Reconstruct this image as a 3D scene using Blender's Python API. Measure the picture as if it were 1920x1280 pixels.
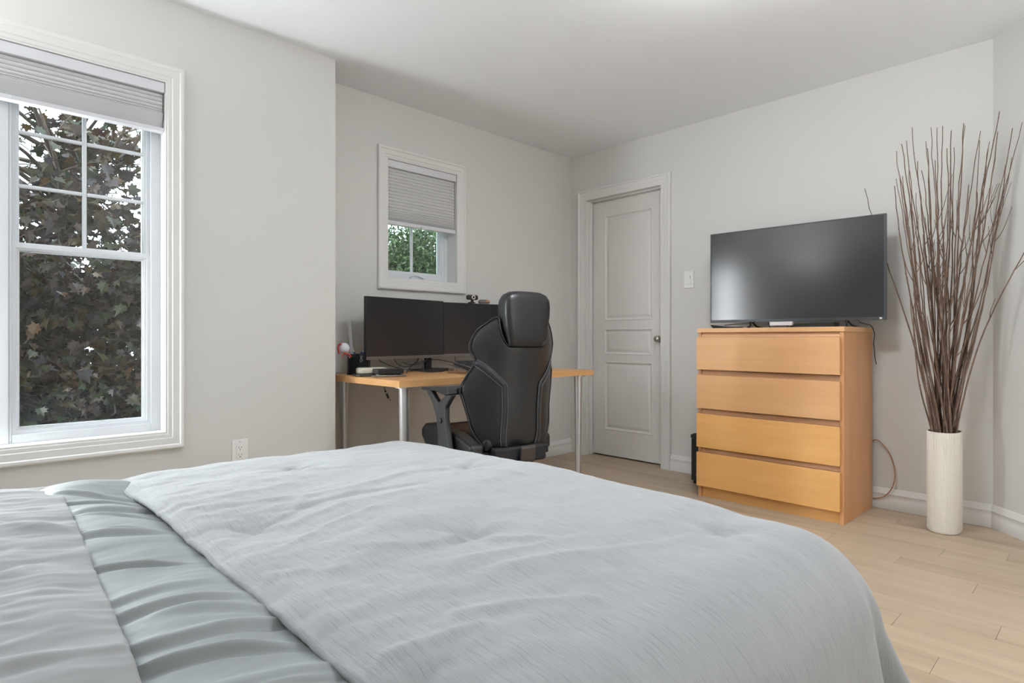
import bpy, bmesh, math, random
from mathutils import Vector, Matrix, noise
R = math.radians
random.seed(7)
scn = bpy.context.scene
COL = scn.collection
for o in list(bpy.data.objects):
    bpy.data.objects.remove(o)

# ---------------------------------------------------------------- camera, world, lights, exposure
cd = bpy.data.cameras.new('camera')
cd.sensor_width = 36.0
cd.lens = 1117.5 / 1920 * 36
cd.shift_y = -5.5 / 1920
cd.clip_start = 0.05
cam = bpy.data.objects.new('camera', cd)
COL.objects.link(cam)
cam.location = (0, 0, .943)
cam.rotation_euler = (R(90), 0, R(136 - 90))
scn.camera = cam

w = bpy.data.worlds.new('overcast_sky')
scn.world = w
w.use_nodes = True
bg = w.node_tree.nodes['Background']
bg.inputs['Color'].default_value = (.80, .90, 1.0, 1)
bg.inputs['Strength'].default_value = 7.0

sd = bpy.data.lights.new('sun', 'SUN')
sd.energy = 4.0
sd.angle = R(1.5)
sd.color = (1, .93, .82)
sun = bpy.data.objects.new('sun', sd)
COL.objects.link(sun)
sun.rotation_euler = (Vector((.55, -.25, 1.15))).to_track_quat('Z', 'Y').to_euler()

def area(name, loc, direction, sx, sy, power, color=(1, 1, 1)):
    d = bpy.data.lights.new(name, 'AREA')
    d.shape = 'RECTANGLE'; d.size = sx; d.size_y = sy
    d.energy = power; d.color = color
    o = bpy.data.objects.new(name, d)
    COL.objects.link(o)
    o.location = loc
    o.rotation_euler = (-Vector(direction)).to_track_quat('Z', 'Y').to_euler()
    return o
# added fill lights: dome, globe and uplighter lamps outside the view, plus a window panel
FILL_DOME_POWER = 31
FILL_GLOBE_POWER = 24
FILL_UPLIGHT_POWER = (36, 4, 28)
def portal(name, loc, direction, sx, sy):
    o = area(name, loc, direction, sx, sy, 1.0)
    o.data.cycles.is_portal = True
portal('sky_portal_large_window', (-3.16, .18, 1.30), (1, 0, 0), 1.1, 1.55)
area('window_fill_left_unit', (-3.125, -.11, 1.20), (1, 1.5, .14), .36, 1.25, 86, (.93, .97, 1))  # added panel in the unseen left unit, boosts and steers the daylight
portal('sky_portal_small_window', (-3.40, 2.308, 1.70), (1, 0, 0), .56, .75)

scn.view_settings.view_transform = 'Standard'
scn.view_settings.look = 'None'
scn.view_settings.gamma = 1
scn.view_settings.use_curve_mapping = False
scn.view_settings.exposure = 0.0

# ---------------------------------------------------------------- materials
def nodes_of(m):
    m.use_nodes = True
    nt = m.node_tree
    return nt, nt.nodes['Principled BSDF']

def mat(name, col, rough=.5, metal=0.0, spec=.5, bump=0.0, bscale=200, var=0.0, vscale=3, coat=0.0, sheen=0.0):
    m = bpy.data.materials.new(name)
    nt, b = nodes_of(m)
    b.inputs['Base Color'].default_value = (*col, 1)
    b.inputs['Roughness'].default_value = rough
    b.inputs['Metallic'].default_value = metal
    b.inputs['Specular IOR Level'].default_value = spec
    b.inputs['Coat Weight'].default_value = coat
    b.inputs['Sheen Weight'].default_value = sheen
    tc = nt.nodes.new('ShaderNodeTexCoord')
    if var:
        n = nt.nodes.new('ShaderNodeTexNoise'); n.inputs['Scale'].default_value = vscale
        n.inputs['Detail'].default_value = 5
        nt.links.new(tc.outputs['Object'], n.inputs['Vector'])
        r = nt.nodes.new('ShaderNodeMapRange')
        r.inputs['From Min'].default_value = .3; r.inputs['From Max'].default_value = .7
        r.inputs['To Min'].default_value = 1 - var; r.inputs['To Max'].default_value = 1 + var
        nt.links.new(n.outputs['Fac'], r.inputs['Value'])
        v = nt.nodes.new('ShaderNodeVectorMath'); v.operation = 'SCALE'
        v.inputs[0].default_value = col
        nt.links.new(r.outputs['Result'], v.inputs['Scale'])
        nt.links.new(v.outputs['Vector'], b.inputs['Base Color'])
    if bump:
        n = nt.nodes.new('ShaderNodeTexNoise'); n.inputs['Scale'].default_value = bscale
        n.inputs['Detail'].default_value = 3
        nt.links.new(tc.outputs['Object'], n.inputs['Vector'])
        bp = nt.nodes.new('ShaderNodeBump'); bp.inputs['Strength'].default_value = bump
        bp.inputs['Distance'].default_value = .002
        nt.links.new(n.outputs['Fac'], bp.inputs['Height'])
        nt.links.new(bp.outputs['Normal'], b.inputs['Normal'])
    return m

def wood(name, c1, c2, rough, stretch, scale=1.0, spec=.4, coords='Object', rand=0.0, bump=.03, contrast=(.3, .7), dark=None):
    """grain: noise stretched along one axis, plus slow tone drift and, for planks, a tone per piece"""
    m = bpy.data.materials.new(name)
    nt, b = nodes_of(m)
    L = nt.links.new
    b.inputs['Roughness'].default_value = rough
    b.inputs['Specular IOR Level'].default_value = spec
    tc = nt.nodes.new('ShaderNodeTexCoord')
    oi = nt.nodes.new('ShaderNodeObjectInfo')
    off = nt.nodes.new('ShaderNodeVectorMath'); off.operation = 'SCALE'
    off.inputs[0].default_value = (37, 19, 11)
    L(oi.outputs['Random'], off.inputs['Scale'])
    add = nt.nodes.new('ShaderNodeVectorMath')
    L(tc.outputs[coords], add.inputs[0]); L(off.outputs['Vector'], add.inputs[1])
    mp = nt.nodes.new('ShaderNodeMapping')
    mp.inputs['Scale'].default_value = tuple(s * scale for s in stretch)
    L(add.outputs['Vector'], mp.inputs['Vector'])
    n = nt.nodes.new('ShaderNodeTexNoise'); n.inputs['Scale'].default_value = 1
    n.inputs['Detail'].default_value = 8; n.inputs['Roughness'].default_value = .62
    n.inputs['Distortion'].default_value = .6
    L(mp.outputs['Vector'], n.inputs['Vector'])
    cr = nt.nodes.new('ShaderNodeValToRGB')
    cr.color_ramp.elements[0].position = contrast[0]; cr.color_ramp.elements[0].color = (*c1, 1)
    cr.color_ramp.elements[1].position = contrast[1]; cr.color_ramp.elements[1].color = (*c2, 1)
    L(n.outputs['Fac'], cr.inputs['Fac'])
    out = cr.outputs['Color']
    if dark:
        mp2 = nt.nodes.new('ShaderNodeMapping')
        mp2.inputs['Scale'].default_value = tuple(s * scale * .45 for s in stretch)
        mp2.inputs['Location'].default_value = (5, 9, 2)
        L(add.outputs['Vector'], mp2.inputs['Vector'])
        n2 = nt.nodes.new('ShaderNodeTexNoise'); n2.inputs['Scale'].default_value = 1
        n2.inputs['Detail'].default_value = 6
        L(mp2.outputs['Vector'], n2.inputs['Vector'])
        rr = nt.nodes.new('ShaderNodeMapRange')
        rr.inputs['From Min'].default_value = .53; rr.inputs['From Max'].default_value = .72
        rr.inputs['To Min'].default_value = 0; rr.inputs['To Max'].default_value = .9
        L(n2.outputs['Fac'], rr.inputs['Value'])
        mx = nt.nodes.new('ShaderNodeMix'); mx.data_type = 'RGBA'
        mx.inputs['B'].default_value = (*dark, 1)
        L(rr.outputs['Result'], mx.inputs['Factor']); L(out, mx.inputs['A'])
        out = mx.outputs['Result']
    if rand:
        r = nt.nodes.new('ShaderNodeMapRange')
        r.inputs['To Min'].default_value = 1 - rand; r.inputs['To Max'].default_value = 1 + rand
        L(oi.outputs['Random'], r.inputs['Value'])
        v = nt.nodes.new('ShaderNodeVectorMath'); v.operation = 'SCALE'
        L(out, v.inputs[0]); L(r.outputs['Result'], v.inputs['Scale'])
        out = v.outputs['Vector']
    L(out, b.inputs['Base Color'])
    bp = nt.nodes.new('ShaderNodeBump'); bp.inputs['Strength'].default_value = bump
    bp.inputs['Distance'].default_value = .001
    L(n.outputs['Fac'], bp.inputs['Height']); L(bp.outputs['Normal'], b.inputs['Normal'])
    return m

M = {}
M['wall'] = mat('wall_paint', (.66, .65, .625), .75, spec=.25, bump=.05, bscale=350)
M['ceiling'] = mat('ceiling_paint', (.87, .895, .92), .85, spec=.2, bump=.25, bscale=160)
M['trim'] = mat('trim_paint', (.72, .71, .69), .38, spec=.4)
M['door'] = mat('door_paint', (.71, .685, .66), .42, spec=.4)
M['vinyl'] = mat('window_vinyl', (.66, .685, .715), .35)
M['blind'] = mat('blind_fabric', (.58, .58, .58), .9, spec=.15, bump=.05, bscale=500)
M['blind_rail'] = mat('blind_rail', (.66, .66, .69), .5)
M['plastic_white'] = mat('white_plastic', (.80, .79, .77), .35)
M['dark_slot'] = mat('dark_slot', (.03, .03, .03), .6)
M['black'] = mat('black_plastic', (.016, .016, .018), .4)
M['black_matte'] = mat('black_matte', (.012, .012, .013), .75)
M['grey_plastic'] = mat('grey_plastic', (.035, .038, .042), .38)
M['bezel'] = mat('bezel_metal', (.17, .145, .14), .4, metal=.3)
M['screen'] = mat('monitor_screen', (.016, .016, .018), .28, spec=.6)
M['tv_screen'] = mat('tv_screen', (.032, .033, .036), .17, spec=.5)
M['leather'] = mat('black_leather', (.009, .0105, .013), .36, spec=.62, bump=.12, bscale=260)
M['leather_band'] = mat('seam_band_leather', (.022, .024, .028), .5, bump=.15, bscale=600)
M['piping'] = mat('piping', (.010, .010, .011), .4)
M['thread'] = mat('grey_thread', (.18, .18, .19), .8)
M['steel'] = mat('brushed_steel', (.42, .42, .43), .3, metal=1.0)
M['leg_metal'] = mat('silver_leg', (.60, .60, .61), .35, metal=.75)
M['nickel'] = mat('satin_nickel', (.50, .46, .42), .25, metal=1.0)
M['beech_h'] = wood('beech_across', (.66, .36, .160), (.73, .42, .20), .42, (1.6, 10, 22), 1.0, spec=.4)
M['beech_warm'] = wood('beech_warm_across', (.76, .40, .130), (.83, .46, .17), .42, (1.6, 10, 22), 1.0, spec=.4)
M['beech_v'] = wood('beech_upright', (.56, .275, .12), (.64, .335, .155), .40, (10, 10, 1.5), 1.0, spec=.45)
M['beech_rail'] = wood('beech_rail', (.60, .33, .17), (.68, .40, .22), .45, (1.6, 12, 12), 1.0)
M['desk_top'] = wood('beech_desk', (.60, .315, .125), (.70, .39, .17), .36, (12, 1.3, 12), 1.0, spec=.45)
M['desk_edge'] = wood('beech_desk_edge', (.62, .33, .13), (.72, .42, .19), .4, (10, 1.3, 22), 1.0)
M['plank'] = wood('oak_plank', (.42, .325, .228), (.50, .40, .29), .42, (1.1, 16, 1), 1.0, spec=.35, rand=.045, bump=.05, dark=(.34, .26, .18))
M['subfloor'] = mat('subfloor', (.10, .07, .05), .9)
M['bark'] = mat('stick_bark', (.150, .092, .064), .75, var=.35, vscale=30, bump=.4, bscale=120)
M['sheet'] = mat('white_sheet', (.265, .265, .27), .85, spec=.2, sheen=.2, bump=.03, bscale=900)
M['sateen'] = mat('grey_green_sateen', (.248, .265, .268), .55, spec=.3, sheen=.1, bump=.02, bscale=900)
M['mattress'] = mat('mattress_fabric', (.6, .6, .58), .9)
M['paper'] = mat('cream_plastic', (.62, .56, .47), .5)
M['red'] = mat('red_yarn', (.45, .06, .05), .8)
M['plush'] = mat('white_plush', (.75, .75, .80), .95, bump=.5, bscale=90)
M['orange'] = mat('orange_felt', (.65, .22, .05), .8)
M['blue'] = mat('blue_plastic', (.03, .06, .20), .4)
M['copper'] = mat('tan_cord', (.42, .22, .13), .5)
M['soft_white'] = mat('white_tip', (.8, .8, .78), .5)
M['green_tab'] = mat('green_tab', (.20, .38, .06), .6)
M['key'] = mat('key_cap', (.030, .034, .040), .3)
M['clear'] = mat('clear_acrylic', (.92, .88, .85), .05, spec=.6); M['clear'].node_tree.nodes['Principled BSDF'].inputs['Transmission Weight'].default_value = .9
M['twig'] = mat('twig_wood', (.060, .038, .026), .85, var=.2, vscale=20)
M['lawn'] = mat('lawn', (.16, .26, .07), .95, var=.3, vscale=2)
M['reflection_dark'] = mat('reflection_panel_dark', (.02, .02, .022), .7)
M['vase'] = None

def vase_mat():
    m = bpy.data.materials.new('ribbed_vase')
    nt, b = nodes_of(m); L = nt.links.new
    b.inputs['Base Color'].default_value = (.78, .735, .65, 1)
    b.inputs['Roughness'].default_value = .6
    tc = nt.nodes.new('ShaderNodeTexCoord')
    wv = nt.nodes.new('ShaderNodeTexWave'); wv.bands_direction = 'Z'
    wv.inputs['Scale'].default_value = 38; wv.inputs['Distortion'].default_value = .4
    L(tc.outputs['Object'], wv.inputs['Vector'])
    bp = nt.nodes.new('ShaderNodeBump'); bp.inputs['Strength'].default_value = .25
    bp.inputs['Distance'].default_value = .002
    L(wv.outputs['Fac'], bp.inputs['Height']); L(bp.outputs['Normal'], b.inputs['Normal'])
    return m
M['vase'] = vase_mat()

def glass_mat():
    m = bpy.data.materials.new('window_glass')
    m.use_nodes = True; nt = m.node_tree; L = nt.links.new
    nt.nodes.remove(nt.nodes['Principled BSDF'])
    out = nt.nodes['Material Output']
    tr = nt.nodes.new('ShaderNodeBsdfTransparent'); tr.inputs['Color'].default_value = (.93, .96, .95, 1)
    gl = nt.nodes.new('ShaderNodeBsdfGlossy'); gl.inputs['Roughness'].default_value = .01
    fr = nt.nodes.new('ShaderNodeFresnel'); fr.inputs['IOR'].default_value = 1.45
    mx = nt.nodes.new('ShaderNodeMixShader')
    L(fr.outputs['Fac'], mx.inputs['Fac']); L(tr.outputs['BSDF'], mx.inputs[1]); L(gl.outputs['BSDF'], mx.inputs[2])
    L(mx.outputs['Shader'], out.inputs['Surface'])
    return m
M['glass'] = glass_mat()

def emit_mat(name, col, s):
    m = bpy.data.materials.new(name); m.use_nodes = True; nt = m.node_tree
    b = nt.nodes['Principled BSDF']
    b.inputs['Emission Color'].default_value = (*col, 1)
    b.inputs['Emission Strength'].default_value = s
    return m
M['fill_dome_glow'] = emit_mat('fill_dome_diffuser', (.94, .97, 1), FILL_DOME_POWER / (.165 * math.pi))

M['fill_globe_glow'] = emit_mat('fill_globe_diffuser', (1, .97, .94), FILL_GLOBE_POWER / (.181 * math.pi))

def leaf_mat(name, cols, trans=.35):
    m = bpy.data.materials.new(name); m.use_nodes = True; nt = m.node_tree; L = nt.links.new
    b = nt.nodes['Principled BSDF']
    b.inputs['Roughness'].default_value = .42
    b.inputs['Specular IOR Level'].default_value = .35
    at = nt.nodes.new('ShaderNodeAttribute'); at.attribute_name = 'tone'
    oi = nt.nodes.new('ShaderNodeObjectInfo')
    ad = nt.nodes.new('ShaderNodeMath'); ad.operation = 'ADD'
    L(at.outputs['Fac'], ad.inputs[0])
    k = nt.nodes.new('ShaderNodeMath'); k.operation = 'MULTIPLY'; k.inputs[1].default_value = .6
    L(oi.outputs['Random'], k.inputs[0]); L(k.outputs[0], ad.inputs[1])
    fr = nt.nodes.new('ShaderNodeMath'); fr.operation = 'FRACT'; L(ad.outputs[0], fr.inputs[0])
    cr = nt.nodes.new('ShaderNodeValToRGB')
    cr.color_ramp.elements[0].color = (*cols[0], 1); cr.color_ramp.elements[1].color = (*cols[-1], 1)
    for i, c in enumerate(cols[1:-1]):
        e = cr.color_ramp.elements.new((i + 1) / (len(cols) - 1)); e.color = (*c, 1)
    L(fr.outputs[0], cr.inputs['Fac']); L(cr.outputs['Color'], b.inputs['Base Color'])
    tl = nt.nodes.new('ShaderNodeBsdfTranslucent'); L(cr.outputs['Color'], tl.inputs['Color'])
    mx = nt.nodes.new('ShaderNodeMixShader'); mx.inputs['Fac'].default_value = trans
    L(b.outputs['BSDF'], mx.inputs[1]); L(tl.outputs['BSDF'], mx.inputs[2])
    L(mx.outputs['Shader'], nt.nodes['Material Output'].inputs['Surface'])
    return m
M['maple_leaf'] = leaf_mat('purple_maple_leaf', [(.014, .011, .015), (.036, .016, .007), (.011, .020, .006), (.056, .028, .007), (.026, .021, .028)], .3)
M['green_leaf'] = leaf_mat('green_leaf', [(.022, .045, .014), (.045, .085, .022), (.014, .030, .010), (.075, .115, .04)], .35)

def cloth_mat(name, base, line, uvscale=(16, 420), rough=.85, depth=.30):
    """woven cloth: fine broken slub lines that run along u"""
    m = bpy.data.materials.new(name)
    nt, b = nodes_of(m); L = nt.links.new
    b.inputs['Roughness'].default_value = rough
    b.inputs['Specular IOR Level'].default_value = .2
    b.inputs['Sheen Weight'].default_value = .25
    uv = nt.nodes.new('ShaderNodeUVMap'); uv.uv_map = 'UVMap'
    mp = nt.nodes.new('ShaderNodeMapping'); mp.inputs['Scale'].default_value = (uvscale[0], uvscale[1], 1)
    L(uv.outputs['UV'], mp.inputs['Vector'])
    n = nt.nodes.new('ShaderNodeTexNoise'); n.inputs['Scale'].default_value = 1
    n.inputs['Detail'].default_value = 3; n.inputs['Roughness'].default_value = .6
    L(mp.outputs['Vector'], n.inputs['Vector'])
    cr = nt.nodes.new('ShaderNodeValToRGB')
    cr.color_ramp.elements[0].position = .28; cr.color_ramp.elements[0].color = (*line, 1)
    cr.color_ramp.elements[1].position = .50; cr.color_ramp.elements[1].color = (*base, 1)
    L(n.outputs['Fac'], cr.inputs['Fac']); L(cr.outputs['Color'], b.inputs['Base Color'])
    # crinkle of the weave
    mp2 = nt.nodes.new('ShaderNodeMapping'); mp2.inputs['Scale'].default_value = (26, 60, 1)
    L(uv.outputs['UV'], mp2.inputs['Vector'])
    n2 = nt.nodes.new('ShaderNodeTexNoise'); n2.inputs['Scale'].default_value = 1
    n2.inputs['Detail'].default_value = 4; n2.inputs['Distortion'].default_value = .8
    L(mp2.outputs['Vector'], n2.inputs['Vector'])
    mu = nt.nodes.new('ShaderNodeMath'); mu.operation = 'MULTIPLY_ADD'
    mu.inputs[1].default_value = .35
    L(n.outputs['Fac'], mu.inputs[0]); L(n2.outputs['Fac'], mu.inputs[2])
    bp = nt.nodes.new('ShaderNodeBump'); bp.inputs['Strength'].default_value = depth
    bp.inputs['Distance'].default_value = .004
    L(mu.outputs[0], bp.inputs['Height']); L(bp.outputs['Normal'], b.inputs['Normal'])
    return m
M['coverlet'] = cloth_mat('slub_weave_coverlet', (.315, .323, .330), (.235, .242, .250))

# ---------------------------------------------------------------- geometry helpers
def empty(name, loc=(0, 0, 0), rz=0, label=None, cat=None, group=None, kind=None):
    o = bpy.data.objects.new(name, None); COL.objects.link(o)
    o.location = loc; o.rotation_euler = (0, 0, rz)
    o.empty_display_size = .05
    tag(o, label, cat, group, kind)
    return o

def tag(o, label=None, cat=None, group=None, kind=None):
    if label: o['label'] = label
    if cat: o['category'] = cat
    if group: o['group'] = group
    if kind: o['kind'] = kind
    return o

class MB:
    def __init__(s):
        s.v = []; s.f = []
    def add(s, vs, fs):
        n = len(s.v); s.v += [tuple(v) for v in vs]; s.f += [tuple(i + n for i in f) for f in fs]
        return s
    def box(s, a, b):
        x0, x1 = sorted((a[0], b[0])); y0, y1 = sorted((a[1], b[1])); z0, z1 = sorted((a[2], b[2]))
        return s.add([(x0, y0, z0), (x1, y0, z0), (x1, y1, z0), (x0, y1, z0), (x0, y0, z1), (x1, y0, z1), (x1, y1, z1), (x0, y1, z1)],
                     [(0, 3, 2, 1), (4, 5, 6, 7), (0, 1, 5, 4), (1, 2, 6, 5), (2, 3, 7, 6), (3, 0, 4, 7)])
    def cbox(s, c, d):
        return s.box([c[i] - d[i] / 2 for i in range(3)], [c[i] + d[i] / 2 for i in range(3)])
    def tube(s, pts, r, n=8, caps=True):
        pts = [Vector(p) for p in pts]
        rs = r if isinstance(r, (list, tuple)) else [r] * len(pts)
        up = Vector((0, 0, 1)); vs = []; fs = []
        t0 = (pts[1] - pts[0]).normalized()
        if abs(t0.z) > .9: up = Vector((1, 0, 0))
        a = t0.cross(up).normalized()
        for i, p in enumerate(pts):
            t = (pts[min(i + 1, len(pts) - 1)] - pts[max(i - 1, 0)])
            t = t.normalized() if t.length > 1e-9 else t0
            a = (a - t * a.dot(t)); a = a.normalized() if a.length > 1e-6 else t.orthogonal().normalized()
            b = t.cross(a)
            for k in range(n):
                an = 2 * math.pi * k / n
                vs.append(p + (a * math.cos(an) + b * math.sin(an)) * rs[i])
        for i in range(len(pts) - 1):
            for k in range(n):
                k2 = (k + 1) % n
                fs.append((i * n + k, i * n + k2, (i + 1) * n + k2, (i + 1) * n + k))
        if caps:
            fs.append(tuple(range(n - 1, -1, -1))); fs.append(tuple((len(pts) - 1) * n + k for k in range(n)))
        return s.add(vs, fs)
    def lathe(s, prof, c=(0, 0, 0), n=24, axis='Z', sx=1.0, sy=1.0):
        vs = []; fs = []
        for (r, z) in prof:
            for k in range(n):
                an = 2 * math.pi * k / n
                p = (r * math.cos(an) * sx, r * math.sin(an) * sy, z)
                if axis == 'Y': p = (p[0], p[2], -p[1])
                if axis == 'X': p = (p[2], p[1], -p[0])
                vs.append((p[0] + c[0], p[1] + c[1], p[2] + c[2]))
        for i in range(len(prof) - 1):
            for k in range(n):
                k2 = (k + 1) % n
                fs.append((i * n + k, i * n + k2, (i + 1) * n + k2, (i + 1) * n + k))
        fs.append(tuple(range(n - 1, -1, -1))); fs.append(tuple((len(prof) - 1) * n + k for k in range(n)))
        return s.add(vs, fs)
    def prism(s, poly, a, b, axis='Y'):
        """poly: 2-D outline, extruded from a to b along axis"""
        n = len(poly)
        def P(p, t):
            return {'Y': (p[0], t, p[1]), 'X': (t, p[0], p[1]), 'Z': (p[0], p[1], t)}[axis]
        vs = [P(p, a) for p in poly] + [P(p, b) for p in poly]
        fs = [tuple(range(n)), tuple(range(2 * n - 1, n - 1, -1))]
        fs += [(i, n + i, n + (i + 1) % n, (i + 1) % n) for i in range(n)]
        return s.add(vs, fs)
    def grid(s, nu, nv, fn, closed_u=False):
        vs = [fn(i / (nu - (0 if closed_u else 1)), j / (nv - 1)) for j in range(nv) for i in range(nu)]
        fs = []
        for j in range(nv - 1):
            for i in range(nu if closed_u else nu - 1):
                i2 = (i + 1) % nu
                fs.append((j * nu + i, j * nu + i2, (j + 1) * nu + i2, (j + 1) * nu + i))
        return s.add(vs, fs)
    def build(s, name, m, parent=None, smooth=False, bevel=0, seg=2, loc=None, sub=0, autos=None, fix=True, rot=None):
        me = bpy.data.meshes.new(name)
        me.from_pydata(s.v, [], s.f)
        if fix:
            bm = bmesh.new(); bm.from_mesh(me)
            bmesh.ops.recalc_face_normals(bm, faces=bm.faces); bm.to_mesh(me); bm.free()
        o = bpy.data.objects.new(name, me); COL.objects.link(o)
        me.materials.append(m)
        if parent: o.parent = parent
        if loc: o.location = loc
        if rot: o.rotation_euler = rot
        if smooth or autos:
            me.polygons.foreach_set('use_smooth', [True] * len(me.polygons))
        if bevel:
            b = o.modifiers.new('bevel', 'BEVEL'); b.width = bevel; b.segments = seg; b.limit_method = 'ANGLE'; b.angle_limit = R(35)
            me.polygons.foreach_set('use_smooth', [True] * len(me.polygons))
            autos = autos or 40
        if autos:
            mark_sharp(me, autos)
            if bevel:
                wn = o.modifiers.new('wn', 'WEIGHTED_NORMAL'); wn.keep_sharp = False
                for e in me.edges: e.use_edge_sharp = False
        if sub:
            d = o.modifiers.new('sub', 'SUBSURF'); d.levels = sub; d.render_levels = sub
        me.update()
        return o

def mark_sharp(me, ang):
    bm = bmesh.new(); bm.from_mesh(me)
    for e in bm.edges:
        if len(e.link_faces) == 2 and e.calc_face_angle(0) > R(ang): e.smooth = False
    bm.to_mesh(me); bm.free()

def crom(pts, n=8):
    """smooth path through points"""
    P = [Vector(p) for p in pts]; P = [P[0]] + P + [P[-1]]; out = []
    for i in range(1, len(P) - 2):
        for k in range(n):
            t = k / n
            out.append(.5 * ((2 * P[i]) + (P[i + 1] - P[i - 1]) * t + (2 * P[i - 1] - 5 * P[i] + 4 * P[i + 1] - P[i + 2]) * t * t
                             + (3 * P[i] - P[i - 1] - 3 * P[i + 1] + P[i + 2]) * t ** 3))
    out.append(P[-2]); return out

def interp(tab, x):
    if x <= tab[0][0]: return list(tab[0][1:])
    for a, b in zip(tab, tab[1:]):
        if x <= b[0]:
            t = (x - a[0]) / (b[0] - a[0]); t = t * t * (3 - 2 * t) if False else t
            return [p + (q - p) * t for p, q in zip(a[1:], b[1:])]
    return list(tab[-1][1:])

# ---------------------------------------------------------------- the room
H = 2.44
XL, XR, YF = -2.963, -3.23, 3.795      # left wall, recessed left wall, wall with the door
YJ = 1.542                             # where the left wall steps back
XOUT = -3.48
YREAR, XRIGHT = -1.15, 1.95
CX, CY = -.472, 3.795                  # start of the 45 degree wall
EX, EY = CX + .95, CY - .95

def struct(mb, name, m, parent=None, **k):
    o = mb.build(name, m, parent, **k)
    if not parent: o['kind'] = 'structure'
    return o

W1 = dict(a0=-.375, a1=.735, z0=.523, z1=2.081)
W2 = dict(a0=2.025, a1=2.591, z0=1.319, z1=2.078)

def wall_x(mb, x0, x1, y0, y1, win):
    mb.box((x0, y0, 0), (x1, win['a0'], H)); mb.box((x0, win['a1'], 0), (x1, y1, H))
    mb.box((x0, win['a0'], 0), (x1, win['a1'], win['z0'])); mb.box((x0, win['a0'], win['z1']), (x1, win['a1'], H))

mb = MB()
x0, x1 = XL - .16, XL
mb.box((x0, YREAR - .15, 0), (x1, W1['a0'], H)); mb.box((x0, W1['a1'], 0), (x1, YJ, H))
mb.box((x0, W1['a0'], 0), (x1, W1['a1'], W1['z0'])); mb.box((x0, W1['a0'], W1['z1']), (x1, W1['a1'], H))
mb.box((XOUT, YJ - .16, 0), (x0, YJ, H))
struct(mb, 'wall_left', M['wall'])
mb = MB(); wall_x(mb, XR - .16, XR, YJ, YF + .2, W2)
struct(mb, 'wall_left_recess', M['wall'])
DX0, DX1, DZ = -3.069, -2.352, 2.072    # door opening
mb = MB()
mb.box((XR, YF, 0), (DX0, YF + .2, H)); mb.box((DX1, YF, 0), (CX + .02, YF + .2, H)); mb.box((DX0, YF, DZ), (DX1, YF + .2, H))
mb.box((DX0, YF + .13, 0), (DX1, YF + .2, DZ))
struct(mb, 'wall_front', M['wall'])
mb = MB()
q = .7071 * .18
mb.add([(CX, CY, 0), (EX, EY, 0), (EX + q, EY + q, 0), (CX + q, CY + q, 0), (CX, CY, H), (EX, EY, H), (EX + q, EY + q, H), (CX + q, CY + q, H)],
       [(0, 3, 2, 1), (4, 5, 6, 7), (0, 1, 5, 4), (1, 2, 6, 5), (2, 3, 7, 6), (3, 0, 4, 7)])
struct(mb, 'wall_angled', M['wall'])
mb = MB(); mb.box((EX, EY, 0), (XRIGHT + .15, EY + .16, H)); struct(mb, 'wall_front_right', M['wall'])
mb = MB(); mb.box((XRIGHT, YREAR - .15, 0), (XRIGHT + .15, EY, H))
struct(mb, 'wall_right', M['wall'])
mb = MB(); mb.box((XL, YREAR - .15, 0), (XRIGHT, YREAR, H)); struct(mb, 'wall_rear', M['wall'])
mb = MB(); mb.box((XOUT - .05, YREAR - .2, H), (XRIGHT + .2, YF + .25, H + .15)); struct(mb, 'ceiling', M['ceiling'])

# floor: a slab and its planks
mb = MB(); mb.box((XOUT - .05, YREAR - .2, -.14), (XRIGHT + .2, YF + .25, -.012)); floor = struct(mb, 'floor', M['subfloor'])
PW, PL = .125, 1.24
known = {0: -.391, 3: -.291, 6: -.404, 8: -.988, 9: -.573, 10: -.363, 5: -.793}
pm = {}
def plank(xa, xb, ya, yb):
    lx, ly = round(xb - xa, 3), round(yb - ya, 3)
    key = (lx, ly)
    if key not in pm:
        g = .0005; e = .0006; t = .012
        a, b = lx / 2 - g, ly / 2 - g
        vs = [(-a, -b, -t), (a, -b, -t), (a, b, -t), (-a, b, -t), (-a, -b, -e), (a, -b, -e), (a, b, -e), (-a, b, -e),
              (-a + e, -b + e, 0), (a - e, -b + e, 0), (a - e, b - e, 0), (-a + e, b - e, 0)]
        fs = [(0, 3, 2, 1), (0, 1, 5, 4), (1, 2, 6, 5), (2, 3, 7, 6), (3, 0, 4, 7), (4, 5, 9, 8), (5, 6, 10, 9), (6, 7, 11, 10), (7, 4, 8, 11), (8, 9, 10, 11)]
        me = bpy.data.meshes.new('plank'); me.from_pydata(vs, [], fs); me.materials.append(M['plank']); pm[key] = me
    o = bpy.data.objects.new('plank', pm[key]); COL.objects.link(o); o.parent = floor
    o.location = ((xa + xb) / 2, (ya + yb) / 2, 0)
XA, XB = XR, XRIGHT
for k in range(-25, 15):
    ya = 2.01 + PW * k; yb = ya + PW
    if yb < YREAR + .02 or ya > YF: continue
    ya = max(ya, YREAR); yb = min(yb, YF)
    j = known.get(k, -.4 + ((k * .377 + .13) % 1) * PL)
    s = j - math.ceil((j - XA) / PL) * PL
    while s < XB - .01:
        a, b = max(s, XA), min(s + PL, XB)
        if b - a > .02: plank(round(a, 3), round(b, 3), ya, yb)
        s += PL

plank(DX0 + .013, DX1 - .013, YF, YF + .129)
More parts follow.
